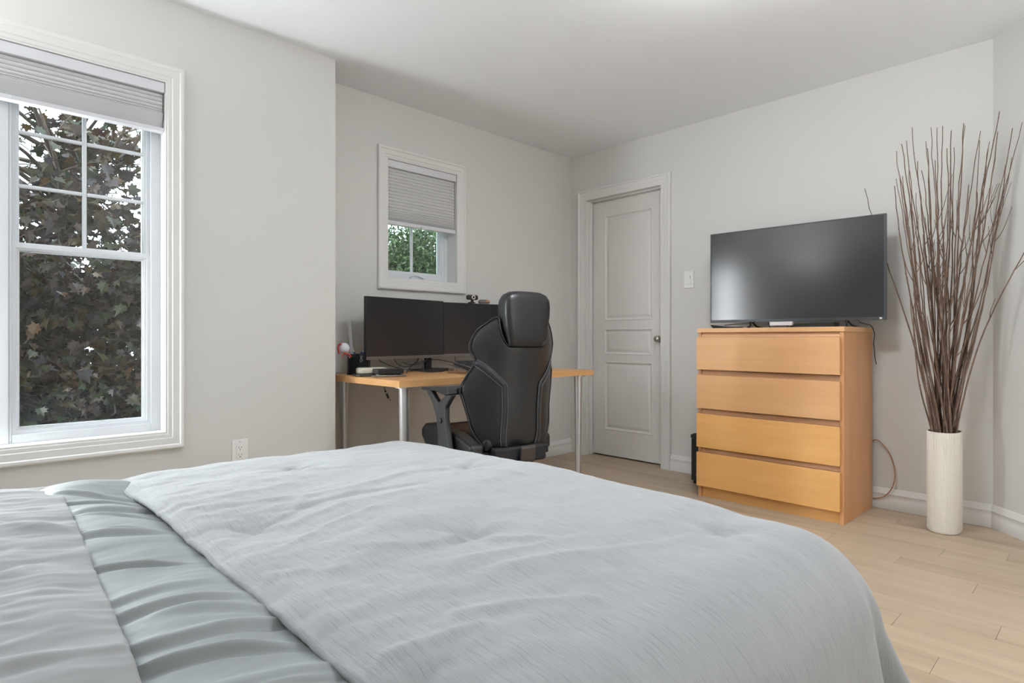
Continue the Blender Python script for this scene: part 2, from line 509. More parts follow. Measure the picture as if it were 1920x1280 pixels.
# window and door casings: mitred rings around an opening
def ring_frame(mb, fn, a0, a1, z0, z1, rings, bottom=True):
    vs = []; fs = []
    for off, d in rings:
        zb = z0 - off if bottom else z0
        vs += [fn(a0 - off, zb, d), fn(a1 + off, zb, d), fn(a1 + off, z1 + off, d), fn(a0 - off, z1 + off, d)]
    for i in range(len(rings) - 1):
        for k in range(4):
            if k == 0 and not bottom: continue
            k2 = (k + 1) % 4
            fs.append((i * 4 + k, i * 4 + k2, (i + 1) * 4 + k2, (i + 1) * 4 + k))
    mb.add(vs, fs); return mb
CAS = [(0, 0), (0, .012), (.004, .014), (.016, .014), (.020, .017), (.046, .019), (.050, .024), (.060, .026), (.066, .022), (.066, 0)]
fx = lambda X: (lambda a, z, d: (X + d, a, z))
fy = lambda Y: (lambda a, z, d: (a, Y - d, z))

def window(name, X, W, mull, blind_z, muntins, hgrid, lower=True, depth=.10, inner=1):
    """sash window in a wall of constant x; glass is depth behind the wall face"""
    root = empty(name, (X, (W['a0'] + W['a1']) / 2, 0), kind='structure')
    oy = (W['a0'] + W['a1']) / 2
    L = lambda y: y - oy
    mb = ring_frame(MB(), lambda a, z, d: (d, a, z), L(W['a0']), L(W['a1']), W['z0'], W['z1'], CAS)
    mb.build('window_casing', M['trim'], root, autos=30)
    # jamb lining
    g = .004
    mb = MB()
    y0, y1, z0, z1 = L(W['a0']), L(W['a1']), W['z0'], W['z1']
    for a, b in (((-.155, y0, z0), (.010, y0 + .008, z1)), ((-.155, y1 - .008, z0), (.010, y1, z1)),
                 ((-.155, y0 + .008, z0), (.010, y1 - .008, z0 + .008)), ((-.155, y0 + .008, z1 - .008), (.010, y1 - .008, z1))):
        mb.box(a, b)
    mb.build('jamb_lining', M['trim'], root)
    return root, L

# --- window_1 : two units side by side with a mullion
def sash(root, ya, yb, z0, z1, X, fr, glass_x=-.105, name='sash', th=.045, step=.012):
    mb = MB()
    # outer flat frame with two small steps down to the glass
    rings = [(0, 0 + X - th), (0, X), (-fr * .55, X), (-fr * .60, X - step * .5), (-fr * .85, X - step * .7), (-fr * .9, X - step * 1.3), (-fr, X - step * 1.5), (-fr, X - th)]
    ring_frame(mb, lambda a, z, d: (d, a, z), ya, yb, z0, z1, rings)
    return mb.build(name, M['vinyl'], root, autos=30)

root, L = window('window_1', XL, W1, None, None, None, None)
yc = .18
for (ya, yb) in ((.203, .735), (-.375, .157)):
    a, b = L(ya), L(yb)
    z0, z1 = W1['z0'] + .008, W1['z1'] - .008
    # fixed outer frame of the unit
    mb = MB()
    left = (ya > 0)
    fo = .046
    aa = a + (.008 if not left else 0); bb = b - (.008 if left else 0)
    la, lb = (a + .008 if left else a + fo), (b - fo if left else b - .008)
    mb.box((-.150, min(aa, la), z0), (-.072, la, z1)) if la > aa else None
    mb.box((-.150, lb, z0), (-.072, max(bb, lb), z1)) if bb > lb else None
    mb.box((-.150, la, z0), (-.072, lb, z0 + .034)); mb.box((-.150, la, z1 - .034), (-.072, lb, z1))
    mb.build('frame', M['vinyl'], root, bevel=.002)
    # lower sash with its glass, upper lights with muntins
    zl, zu = z0 + .034, z1 - .034
    sash(root, la, lb, zl, 1.316, -.078, .026, name='lower_sash')
    g = MB(); g.box((-.112, la + .024, zl + .024), (-.108, lb - .024, 1.292)); g.build('glass_pane', M['glass'], root)
    us = sash(root, la, lb, 1.300, zu, -.088, .026, name='upper_sash')
    g = MB(); g.box((-.120, la + .024, 1.324), (-.116, lb - .024, zu - .024)); g.build('glass_pane', M['glass'], root)
    ym = (la + lb) / 2
    m_ = MB()
    m_.box((-.117, ym - .0075, 1.322), (-.100, ym + .0075, zu - .022)); m_.build('muntin', M['vinyl'], root, bevel=.004)
    for zz in (1.551, 1.765, 1.97):
        for (ha, hb) in ((la + .022, ym - .0075), (ym + .0075, lb - .022)):
            m_ = MB(); m_.box((-.117, ha, zz - .0075), (-.100, hb, zz + .0075)); m_.build('muntin', M['vinyl'], root, bevel=.004)
mb = MB(); mb.box((-.150, L(.157), W1['z0'] + .008), (-.070, L(.203), W1['z1'] - .008)); mb.build('mullion', M['vinyl'], root, bevel=.003)

# --- window_2 : one casement with a crank
root2, L2 = window('window_2', XR, W2, None, None, None, None)
a, b = L2(W2['a0']) + .008, L2(W2['a1']) - .008
z0, z1 = W2['z0'] + .008, W2['z1'] - .008
mb = MB()
mb.box((-.150, a, z0), (-.095, a + .03, z1)); mb.box((-.150, b - .03, z0), (-.095, b, z1))
mb.box((-.150, a + .03, z0), (-.095, b - .03, z0 + .03)); mb.box((-.150, a + .03, z1 - .03), (-.095, b - .03, z1))
mb.build('frame', M['vinyl'], root2, bevel=.002)
sash(root2, a + .03, b - .03, z0 + .03, z1 - .03, -.100, .032, name='sash')
g = MB(); g.box((-.138, a + .06, z0 + .06), (-.134, b - .06, z1 - .06)); g.build('glass_pane', M['glass'], root2)
ym = L2(2.30)
m_ = MB(); m_.box((-.135, ym - .009, z0 + .058), (-.120, ym + .009, z1 - .058)); m_.build('muntin', M['vinyl'], root2, bevel=.004)
mb = MB()
mb.prism([(ym - .05, z0 + .004), (ym + .06, z0 + .004), (ym + .05, z0 + .026), (ym - .03, z0 + .030)], -.095, -.072, 'X')
mb.tube(crom([(-.075, ym - .035, z0 + .024), (-.062, ym - .02, z0 + .034), (-.060, ym + .02, z0 + .030), (-.062, ym + .055, z0 + .018)]), .006, 8)
mb.build('crank_handle', M['vinyl'], root2, autos=40)

# --- blinds
def blind(X, ya, yb, ztop, hr, folds, ztail, zbot, rail, hy, label):
    oy = (ya + yb) / 2
    root = empty('cellular_blind', (X, oy, 0), 0, label, 'blind')
    hw = (yb - ya) / 2
    mb = MB(); mb.box((-.052, -hw, ztop - hr), (.004, hw, ztop)); mb.build('head_rail', M['blind_rail'], root, bevel=.0015)
    # honeycomb: hexagonal pleats, each bulging towards the room
    z = ztop - hr
    front = []; n = len(folds)
    for hgt in folds:
        for t, d in ((0, .006), (.06, .0085), (.28, .0118), (.5, .0128), (.72, .0118), (.94, .0085)):
            front.append((-.026 + d, z - hgt * t))
        z -= hgt
    front.append((-.026, z))
    back = [(-.040, zz) for (_, zz) in (front[-1], front[0])]
    poly = front + back
    mb = MB()
    k = len(poly)
    vs = [(p[0], -hw + .004, p[1]) for p in poly] + [(p[0], hw - .004, p[1]) for p in poly]
    fs = [(i, k + i, k + (i + 1) % k, (i + 1) % k) for i in range(k)] + [tuple(range(k)), tuple(range(2 * k - 1, k - 1, -1))]
    mb.add(vs, fs); mb.build('pleated_shade', M['blind'], root, autos=35)
    if z - ztail > .004:
        mb = MB()
        mb.prism([(-.042, z), (-.011, z), (-.009, z - .003), (-.030, ztail + .004), (-.034, ztail), (-.042, ztail)], -hw + .003, hw - .003, 'Y')
        mb.build('stacked_cells', M['blind'], root, autos=50)
    mb = MB(); mb.box((-.046, -hw, zbot), (-.006, hw, ztail)); mb.build('bottom_rail', M['blind_rail'], root, bevel=.002)
    mb = MB(); mb.prism([(-.010, zbot + .012), (.004, zbot + .012), (.006, zbot - .004), (-.002, zbot - .006), (-.010, zbot)], hy - oy - .024, hy - oy + .024, 'Y')
    mb.build('pull_tab', M['blind_rail'], root, bevel=.001)
    return root
blind(XL, W1['a0'] + .010, W1['a1'] - .010, W1['z1'] - .010, .043, [.019, .0185, .018, .015, .010, .008], 1.874, 1.857, .017, .182,
      'light grey cellular blind rolled up high in the large window beside the bed')
folds = [.021] * 12 + [.016, .013, .011, .010, .008]
blind(XR, W2['a0'] + .010, W2['a1'] - .010, W2['z1'] - .010, .045, folds, 1.690, 1.666, .018, 2.315,
      'light grey cellular blind half lowered in the small window above the desk')

# --- door_1 with its casing
dr = empty('door_1', ((DX0 + DX1) / 2, YF, 0), kind='structure')
ox = (DX0 + DX1) / 2
DC = [(0, 0), (0, .012), (.005, .014), (.018, .014), (.024, .018), (.048, .020), (.053, .025), (.063, .026), (.068, .022), (.068, 0)]
mb = ring_frame(MB(), lambda a, z, d: (a, -d, z), DX0 - ox, DX1 - ox, 0, DZ, DC, bottom=False); mb.build('door_casing', M['trim'], dr, autos=30)
mb = MB()
for (a, b_) in ((DX0, DX0 + .012), (DX1 - .012, DX1)): mb.box((a - ox, -.012, 0), (b_ - ox, .129, DZ))
mb.box((DX0 + .012 - ox, -.012, DZ - .012), (DX1 - .012 - ox, .129, DZ))
mb.build('door_jamb', M['trim'], dr)
mb = MB()
mb.box((DX0 + .012 - ox, .028, 0), (DX0 + .024 - ox, .062, DZ - .012)); mb.box((DX1 - .024 - ox, .028, 0), (DX1 - .012 - ox, .062, DZ - .012))
mb.box((DX0 + .024 - ox, .028, DZ - .024), (DX1 - .024 - ox, .062, DZ - .012)); mb.build('door_stop', M['trim'], dr, bevel=.002)
# leaf with three moulded panels
lx0, lx1, lz0, lz1 = DX0 + .014 - ox, DX1 - .014 - ox, .012, DZ - .015
ly = .072
pan = [(lx0 + .128, lx1 - .085 - .04, 1.09, 1.925), (lx0 + .128, lx1 - .125, .815, 1.02), (lx0 + .128, lx1 - .125, .215, .760)]
px0, px1 = lx0 + .118, lx1 - .118
pan = [(px0, px1, 1.085, 1.930), (px0, px1, .815, 1.022), (px0, px1, .212, .762)]
mb = MB()
F = lambda x, z, d: (x, ly + d, z)
def quad(xa, xb, za, zb): mb.add([F(xa, za, 0), F(xb, za, 0), F(xb, zb, 0), F(xa, zb, 0)], [(0, 1, 2, 3)])
quad(lx0, px0, lz0, lz1); quad(px1, lx1, lz0, lz1)
zs = [lz0, pan[2][2], pan[2][3], pan[1][2], pan[1][3], pan[0][2], pan[0][3], lz1]
for i in range(0, 8, 2): quad(px0, px1, zs[i], zs[i + 1])
for (xa, xb, za, zb) in pan:
    rings = [(0, 0), (.006, -.003), (.012, 0), (.018, .009), (.026, .011), (.044, .003), (.050, .0025)]
    vs = []; fs = []
    for off, d in rings:
        vs += [F(xa + off, za + off, d), F(xb - off, za + off, d), F(xb - off, zb - off, d), F(xa + off, zb - off, d)]
    for i in range(len(rings) - 1):
        for k in range(4):
            k2 = (k + 1) % 4; fs.append((i * 4 + k, i * 4 + k2, (i + 1) * 4 + k2, (i + 1) * 4 + k))
    n = (len(rings) - 1) * 4; fs.append((n, n + 1, n + 2, n + 3)); mb.add(vs, fs)
mb.add([F(lx0, lz0, 0), F(lx1, lz0, 0), F(lx1, lz1, 0), F(lx0, lz1, 0), F(lx0, lz0, .035), F(lx1, lz0, .035), F(lx1, lz1, .035), F(lx0, lz1, .035)],
       [(0, 1, 5, 4), (1, 2, 6, 5), (2, 3, 7, 6), (3, 0, 4, 7), (4, 5, 6, 7)])
mb.build('door_leaf', M['door'], dr, fix=False, autos=24)
mb = MB(); kx = lx1 - .052
mb.lathe([(.026, 0), (.026, -.006), (.010, -.010), (.009, -.028), (.020, -.034), (.0255, -.046), (.023, -.056), (.014, -.061), (.004, -.062)], (kx, ly, .94), 20, 'Y')
mb.build('door_knob', M['nickel'], dr, autos=50)

# --- baseboards
BP = [(0, 0), (.014, 0), (.016, .012), (.016, .050), (.013, .058), (.012, .078), (.015, .084), (.011, .094), (.007, .104), (.004, .112), (0, .114)]
def baseboard(name, p, q, nrm):
    p, q = Vector((*p, 0)), Vector((*q, 0)); n = Vector((*nrm, 0)).normalized()
    vs = [tuple(p + n * d + Vector((0, 0, z))) for d, z in BP] + [tuple(q + n * d + Vector((0, 0, z))) for d, z in BP]
    k = len(BP); fs = [(i, i + 1, k + i + 1, k + i) for i in range(k - 1)] + [tuple(range(k)), tuple(range(2 * k - 1, k - 1, -1))]
    struct(MB().add(vs, fs), name, M['trim'], autos=30)
baseboard('baseboard_left', (XL, YREAR), (XL, YJ), (1, 0))
baseboard('baseboard_left_return', (XL, YJ), (XR, YJ), (0, 1))
baseboard('baseboard_left_recess', (XR, YJ + .016), (XR, YF), (1, 0))
baseboard('baseboard_front', (DX1 + .068, YF), (CX - .005, YF), (0, -1))
baseboard('baseboard_angled', (CX, CY), (EX, EY), (-1, -1))
baseboard('baseboard_front_right', (EX, EY), (XRIGHT, EY), (0, -1))
baseboard('baseboard_right', (XRIGHT, YREAR), (XRIGHT, EY), (-1, 0))
baseboard('baseboard_rear', (XL, YREAR), (XRIGHT, YREAR), (0, 1))

# --- added opal dome lamp to brighten the far end, above the view
cl = empty('fill_ceiling_lamp', (-1.00, 2.02, H), 0, 'added opal dome ceiling lamp, out of view above the space between bed and desk', 'lamp')
mb = MB(); mb.lathe([(.20, -.0005), (.20, -.02), (.18, -.025)], n=36); mb.build('lamp_base', M['plastic_white'], cl, autos=40)
mb = MB(); mb.lathe([(.185 * math.cos(R(a)), -.022 - .105 * math.sin(R(a))) for a in range(0, 90, 10)] + [(.004, -.127)], n=36); mb.build('dome', M['fill_dome_glow'], cl, smooth=True)

# --- added uplighter floor lamps that brighten the ceiling, outside the view
def uplighter(loc, label, pw):
    fl = empty('fill_floor_lamp', loc, 0, label, 'lamp')
    mb = MB(); mb.lathe([(.14, .0005), (.14, .018), (.02, .028)], n=32); mb.build('base', M['black'], fl, autos=40)
    mb = MB(); mb.lathe([(.012, .026), (.012, 1.66)], n=16); mb.build('pole', M['black'], fl, autos=40)
    mb = MB(); mb.lathe([(.02, 1.65), (.10, 1.68), (.17, 1.74), (.185, 1.78), (.175, 1.78), (.16, 1.75), (.05, 1.69)], n=36); mb.build('bowl', M['black'], fl, autos=50)
    d = bpy.data.lights.new('fill_uplight', 'AREA'); d.shape = 'DISK'; d.size = .3; d.energy = pw; d.color = (.96, .98, 1)
    o = bpy.data.objects.new('fill_uplight', d); COL.objects.link(o); o.parent = fl; o.location = (0, 0, 1.76); o.rotation_euler = (math.pi, 0, 0)
uplighter((.95, 1.95, 0), 'added unseen black uplighter floor lamp by the right hand wall', FILL_UPLIGHT_POWER[0])
uplighter((-2.30, -.88, 0), 'added unseen black uplighter floor lamp beside the bed head', FILL_UPLIGHT_POWER[2])
uplighter((1.45, -.75, 0), 'added unseen black uplighter floor lamp in the corner behind the camera', FILL_UPLIGHT_POWER[1])

gl_ = empty('fill_globe_lamp', (1.15, 2.20, 0), 0, 'added unseen short floor lamp with an opal globe near the angled wall', 'lamp')  # added globe lamp to lift the wall under the desk
mb = MB(); mb.lathe([(.11, .0005), (.11, .015), (.02, .022)], n=28); mb.build('base', M['black'], gl_, autos=40)
mb = MB(); mb.lathe([(.010, .02), (.010, .74)], n=14); mb.build('pole', M['black'], gl_, autos=40)
mb = MB(); mb.lathe([(.02, .73)] + [(.12 * math.sin(R(a)), .86 - .12 * math.cos(R(a))) for a in range(14, 180, 12)] + [(.004, .98)], n=28); mb.build('globe', M['fill_globe_glow'], gl_, smooth=True)

# ---------------------------------------------------------------- bed
bed = empty('bed', (-1.18, .28, 0), 0, 'double bed with a low grey base under pale covers', 'bed')
BX0, BX1, BY0, BY1 = -1.94, -.42, -.78, 1.25     # mattress outline in the room
lxf = lambda x: x + 1.18
lyf = lambda y: y - .28
mb = MB(); mb.box((lxf(BX0 + .02), lyf(BY0), .10), (lxf(BX1 - .02), lyf(BY1 - .02), .27)); mb.build('bed_base', M['mattress'], bed, bevel=.01)
mb = MB(); mb.box((lxf(BX0 + .02), lyf(BY0), .27), (lxf(BX1 - .02), lyf(BY1 - .02), .505)); mb.build('mattress', M['mattress'], bed, bevel=.05, seg=4)
for sx in (BX0 + .1, BX1 - .1):
    for sy in (BY0 + .1, BY1 - .15):
        mb = MB(); mb.lathe([(.02, 0), (.028, .10)], (lxf(sx), lyf(sy), 0), 12); mb.build('leg', M['black'], bed)
mb = MB(); mb.box((lxf(BX0 - .02), lyf(BY0 - .12), .0), (lxf(BX1 + .02), lyf(BY0 - .005), .86)); mb.build('headboard', M['mattress'], bed, bevel=.02, seg=3)

def fbm(x, y, z=0.0, o=4):
    return noise.fractal(Vector((x, y, z)), 1.0, 2.0, o)
def sstep(a, b, x):
    t = min(1, max(0, (x - a) / (b - a))); return t * t * (3 - 2 * t)
def seg_ridge(x, y, pts, wd, h, skew=.6):
    """a fold: rounded crest along a polyline, steeper on one side"""
    best = 9; sg = 1
    for (ax, ay), (bx, by) in zip(pts, pts[1:]):
        dx, dy = bx - ax, by - ay; l2 = dx * dx + dy * dy
        t = min(1, max(0, ((x - ax) * dx + (y - ay) * dy) / l2))
        ex, ey = x - ax - dx * t, y - ay - dy * t
        d = math.hypot(ex, ey)
        if d < best: best = d; sg = 1 if (dx * ey - dy * ex) > 0 else -1
    if best > wd * 3: return 0
    ww = wd * (1 - skew * .5 if sg > 0 else 1 + skew * .5)
    return h * math.exp(-(best / ww) ** 2)
TUFTS = [(-.843, .712), (-.552, 1.095), (-.535, .375), (-1.178, .446), (-1.30, 1.07), (-1.62, .72)]
FOLDS = [([(-1.33, .52), (-1.30, .70), (-1.34, .90), (-1.30, 1.05)], .016, .008),
         ([(-1.30, 1.0), (-1.20, 1.08), (-1.10, 1.10)], .010, .005),
         ([(-1.22, .55), (-1.24, .70), (-1.20, .85)], .014, -.008),
         ([(-1.15, .50), (-1.18, .66), (-1.17, .80)], .012, .006),
         ([(-1.02, .43), (-1.08, .55), (-1.10, .66)], .010, .007),
         ([(-1.18, .44), (-1.22, .54), (-1.30, .60)], .008, .006),
         ([(-.90, .66), (-.80, .73), (-.73, .80)], .010, .006),
         ([(-.84, .70), (-.86, .60), (-.92, .52)], .012, .004),
         ([(-.70, .62), (-.66, .76), (-.60, .92), (-.57, 1.06)], .012, .005),
         ([(-.78, .58), (-.72, .74), (-.70, .86)], .010, .004),
         ([(-.62, .50), (-.58, .60), (-.53, .68)], .010, .005),
         ([(-.60, .38), (-.585, .45), (-.575, .50)], .009, .007),
         ([(-1.60, .70), (-1.52, .85), (-1.46, 1.0)], .014, .005)]
def top_height(x, y):
    """shape of the puffy top of the coverlet above its edge height"""
    cxn = (x + 1.18) / .80; d = 1 - min(1, abs(cxn)) ** 2.4
    h = .022 * d
    h += .010 * fbm(x * 2.3, y * 2.3, 3.1, 2) + .0032 * fbm(x * 7, y * 7, 1.7, 3)
    # fine crinkles, stronger near the turned edge and the middle
    k = .35 + .65 * sstep(.85, .35, y)
    h += k * .0036 * fbm(x * 24, y * 13, 5.5, 3)
    for (tx, ty) in TUFTS:
        r2 = (x - tx) ** 2 + (y - ty) ** 2
        h -= .012 * math.exp(-r2 / .0006) + .010 * math.exp(-r2 / .010)
        if r2 < .03:
            an = math.atan2(y - ty, x - tx); h += .0030 * math.sin(an * 5 + tx * 9) * math.exp(-r2 / .006) * sstep(.0, .0008, r2)
    for pts, wd, hh in FOLDS: h += seg_ridge(x, y, pts, wd * 1.15, hh * .55)
    return h

def coverlet():
    RR = .16
    ix0, ix1, iy1 = -2.00 + RR, -.315 - RR, 1.355 - RR
    iy0 = .335
    LEN = .62
    # cloth coordinates: s across, t along
    S = [-LEN + i * LEN / 46 for i in range(46)]
    S = [('l', v) for v in S]
    nx = 190
    cols = [(ix0, -d) for d in [LEN - i * LEN / 44 for i in range(44)]]
    cols = [(ix0, -(LEN - i * LEN / 44)) for i in range(44)] + [(ix0 + (ix1 - ix0) * i / nx, 0) for i in range(nx + 1)] + [(ix1, (i + 1) * LEN / 44) for i in range(44)]
    ny = 110
    rows = [(iy0 + (iy1 - iy0) * j / ny, 0) for j in range(ny + 1)] + [(iy1, (j + 1) * LEN / 44) for j in range(44)]
    ZT = .566
    def prof(d, flare):
        a = RR * math.pi / 2
        if d <= a: return RR * math.sin(d / RR), RR * (1 - math.cos(d / RR))
        e = d - a; return RR + e * flare, RR + e * math.sqrt(max(.05, 1 - flare * flare))
    vs = []; uvs = []
    for (by, dy) in rows:
        for (bx, dx) in cols:
            adx = abs(dx); sg = -1 if dx < 0 else 1
            d = max(adx, dy)
            if d == 0:
                x, y = bx, by; z = ZT + top_height(x, y)
                # the turned edge lifts a little and then meets the covers below
                z += -.012 * sstep(.375, .335, y)
                x2, y2 = x, y
                y2 += .012 * fbm(x * 3, 0, 8.8, 2) * sstep(.6, .335, y)
            else:
                if dy <= 0: ang = 0.0
                elif adx <= 0: ang = math.pi / 2
                else: ang = math.pi / 4 * (dy / adx if dy <= adx else 2 - adx / dy)
                nxv, nyv = sg * math.cos(ang), math.sin(ang)
                corner = math.sin(2 * ang)
                fl = .12 + .24 * corner
                o, dz = prof(d, fl)
                # ripples of the hanging cloth
                run = by * 1.0 if ang < .01 else (bx if ang > 1.56 else ang * .55 + by + bx * sg)
                amp = sstep(.10, .55, d)
                rip = math.sin(run * 17 + .8 * math.sin(run * 5 + sg)) * .6 + math.sin(run * 31 + 2) * .3 + .4 * fbm(run * 6, d * 2, 2.2, 2)
                if ang > .01 and ang < 1.56: rip = math.sin((ang - .2) * 9.5) * 1.1 + .35 * math.sin(ang * 21 + 1)
                o += amp * (.020 + .022 * corner) * rip
                x2, y2 = bx + nxv * o, by + nyv * o
                edge = sstep(.25, 0, d)
                z = ZT + top_height(bx, by) - dz + .0025 * fbm(x2 * 9, y2 * 9, 4, 3) * (1 - edge)
                if dy <= 0: y2 += .010 * fbm(bx * 3, 0, 8.8, 2) * sstep(.6, .335, by)
                if z < .05: z = .05
            vs.append((x2, y2, z)); uvs.append((bx + dx, by + dy))
    nc = len(cols); nr = len(rows)
    fs = [(j * nc + i, j * nc + i + 1, (j + 1) * nc + i + 1, (j + 1) * nc + i) for j in range(nr - 1) for i in range(nc - 1)]
    me = bpy.data.meshes.new('coverlet'); me.from_pydata(vs, [], fs)
    uvl = me.uv_layers.new(name='UVMap')
    for li, l in enumerate(me.loops): uvl.data[li].uv = uvs[l.vertex_index]
    me.polygons.foreach_set('use_smooth', [True] * len(me.polygons))
    me.materials.append(M['coverlet'])
    o = bpy.data.objects.new('coverlet', me); COL.objects.link(o)
    so = o.modifiers.new('solid', 'SOLIDIFY'); so.thickness = .010; so.offset = -1
    return tag(o, 'pale grey woven tufted coverlet draped over the foot and sides of the bed', 'bedspread')
coverlet()

def flat_cloth(name, y0, y1, zt, zfn, m, label, cat, ny, drop=.40, edge=None, nx=220, x0=-1.99, x1=-.375, thick=.006, RR=.13):
    ix0, ix1 = x0 + RR, x1 - RR
    cols = [(ix0, -(drop - i * drop / 26)) for i in range(26)] + [(ix0 + (ix1 - ix0) * i / nx, 0) for i in range(nx + 1)] + [(ix1, (i + 1) * drop / 26) for i in range(26)]
    vs = []
    for j in range(ny + 1):
        t = j / ny
        for (bx, dx) in cols:
            ye = (edge(bx) if edge else 0)
            y = y0 + (y1 + ye - y0) * t
            z = zt + zfn(bx, y, t)
            if dx:
                d = abs(dx); a = RR * math.pi / 2
                if d < a: o, dz = RR * math.sin(d / RR), RR * (1 - math.cos(d / RR))
                else: o, dz = RR + (d - a) * .05, RR + d - a
                o += .012 * sstep(.1, .4, d) * math.sin(y * 19)
                x = bx + (o if dx > 0 else -o); z -= dz
            else: x = bx
            vs.append((x, y, z))
    nc = len(cols)
    fs = [(j * nc + i, j * nc + i + 1, (j + 1) * nc + i + 1, (j + 1) * nc + i) for j in range(ny) for i in range(nc - 1)]
    me = bpy.data.meshes.new(name); me.from_pydata(vs, [], fs)
    me.polygons.foreach_set('use_smooth', [True] * len(me.polygons)); me.materials.append(m)
    o = bpy.data.objects.new(name, me); COL.objects.link(o)
    so = o.modifiers.new('solid', 'SOLIDIFY'); so.thickness = thick; so.offset = -1
    return tag(o, label, cat)

# gathers of the satin band, running from the sheet edge towards the coverlet
random.seed(11)
GATH = []
for (xa, xb, n) in ((-1.74, -1.48, 4), (-1.40, -1.34, 2), (-1.14, -1.10, 1), (-1.02, -.92, 2), (-.90, -.58, 6), (-.58, -.45, 2)):
    for i in range(n):
        x = xa + (xb - xa) * (i + random.uniform(.1, .9)) / n
        ln = random.uniform(.6, 1)
        GATH.append((x, random.uniform(.06, .20), random.uniform(.005, .015), random.uniform(.003, .0085), random.choice((0, 0, .25)), ln, random.uniform(-.012, .012)))
def satin_z(x, y, t):
    v = (y - .13) / .24
    h = .020 * math.sin(math.pi * min(1, max(0, v))) * (1.0)
    h += .012 * fbm(x * 5, y * 4, 9, 2) + .003 * fbm(x * 16, y * 6, 2, 3)
    for (gx, sl, wd, hh, a, ln, cv) in GATH:
        c = gx + sl * (v - .5) + cv * 1.6 * math.sin(v * math.pi)
        dx = x - c
        if abs(dx) < wd * 5:
            e = sstep(a - .1, a + .25, v) * (1 if ln > .95 else sstep(a + ln + .15, a + ln - .2, v))
            h += e * hh * (math.exp(-(dx / wd) ** 2) - .7 * math.exp(-((dx - wd * 1.7) / (wd * .9)) ** 2))
    h += .018 * math.exp(-((x + 1.80) / .07) ** 2) * sstep(0, .3, v) * sstep(1.25, .9, v)
    return h
flat_cloth('duvet', .02, .42, .552, satin_z, M['sateen'],
           'grey green satin duvet band gathered between white sheet and woven coverlet', 'duvet', 90,
           edge=None, nx=520, thick=.006)
def sheet_z(x, y, t):
    h = .012 * fbm(x * 4, y * 4, 4.4, 3) + .0060 * fbm(x * 16 - y * 5, y * 5 + x * 2, 7, 3) + .022 * (1 - ((x + 1.18) / .82) ** 4)
    h += .010 * sstep(.02, -.25, y)
    h += seg_ridge(x, y, [(-1.6, .02), (-1.45, .10), (-1.38, .17)], .02, .008) + seg_ridge(x, y, [(-.9, .0), (-.84, .1), (-.82, .15)], .014, .006)
    h += seg_ridge(x, y, [(-1.1, -.1), (-1.2, .1)], .02, .006) + seg_ridge(x, y, [(-.80, -.05), (-.72, .06), (-.70, .12)], .012, .005)
    return h - .004 * sstep(.93, 1, t)
flat_cloth('top_sheet', -.76, .182, .566, sheet_z, M['sheet'],
           'soft white sheet folded back across the head half of the bed', 'sheet', 190,
           edge=lambda x: .010 - .055 * (x + 1.35), nx=300, thick=.012)

# ---------------------------------------------------------------- desk
DKX, DKY = -2.815, 2.352
desk = empty('desk', (DKX, DKY, 0), 0, 'beech topped desk on tapered silver legs under the small window', 'desk')
mb = MB(); mb.box((-.373, -.748, .7055), (.373, .748, .739)); mb.build('desk_top', M['desk_top'], desk, bevel=.0012)
mb = MB(); ring_frame(mb, lambda a, z, d: (a, z, d), -.373, .373, -.748, .748, [(0, .7055), (.0012, .7058), (.0012, .7386), (0, .739)])
mb.build('edge_band', M['desk_edge'], desk)
for sx in (-.305, .305):
    for sy in (-.675, .675):
        mb = MB()
        mb.lathe([(.012, 0), (.0165, .004), (.017, .02), (.0275, .69), (.0275, .697)], n=20)
        lg = mb.build('leg', M['leg_metal'], desk, autos=40, loc=(sx, sy, 0))
        mb = MB(); mb.lathe([(.045, .697), (.045, .7053)], n=20); mb.build('mounting_plate', M['leg_metal'], lg, autos=40)

# monitors
def monitor(loc, az, wd, ht, zb, label, stand_dx=0.0):
    root = empty('monitor', loc, az, label, 'monitor')       # faces +x locally
    mb = MB(); mb.box((-.022, -wd / 2, zb), (0, wd / 2, zb + ht)); mb.build('housing', M['black'], root, bevel=.003)
    mb = MB(); mb.box((0.0003, -wd / 2 + .003, zb + .019), (.0016, wd / 2 - .003, zb + ht - .003)); mb.build('screen', M['screen'], root)
    mb = MB(); mb.box((0.0003, -wd / 2, zb), (.004, wd / 2, zb + .018)); mb.build('chin', M['bezel'], root, bevel=.001)
    mb = MB(); mb.box((-.055, -.13, zb + .06), (-.022, .13, zb + .26)); mb.build('rear_bulge', M['black'], root, bevel=.01)
    mb = MB(); mb.box((-.068, -.025 + stand_dx, .012), (-.050, .025 + stand_dx, zb + .16)); mb.build('stand_neck', M['black'], root, bevel=.003)
    mb = MB(); mb.prism([(-.115, -.105), (-.10, -.12), (.055, -.12), (.085, -.09), (.085, .09), (.055, .12), (-.10, .12), (-.115, .105)], 0.0005, .013, 'Z')
    mb.v = [(v[0], v[1] + stand_dx, v[2]) for v in mb.v]
    mb.build('stand_foot', M['black'], root, bevel=.003)
    return root
ZD = .739
# left screen runs (-2.98,1.736)-(-3.06,2.346); right one (-3.055,2.35)-(-2.99,2.955)
monitor((-3.020, 2.041, ZD), math.atan2(.08, .61), .612, .361, .083, 'wide black monitor on the left, standing nearest the step in the wall', .225)
monitor((-3.040, 2.653, ZD), -math.atan2(.055, .605), .608, .352, .087, 'black monitor on the right, half hidden by the swivel chair', .10)

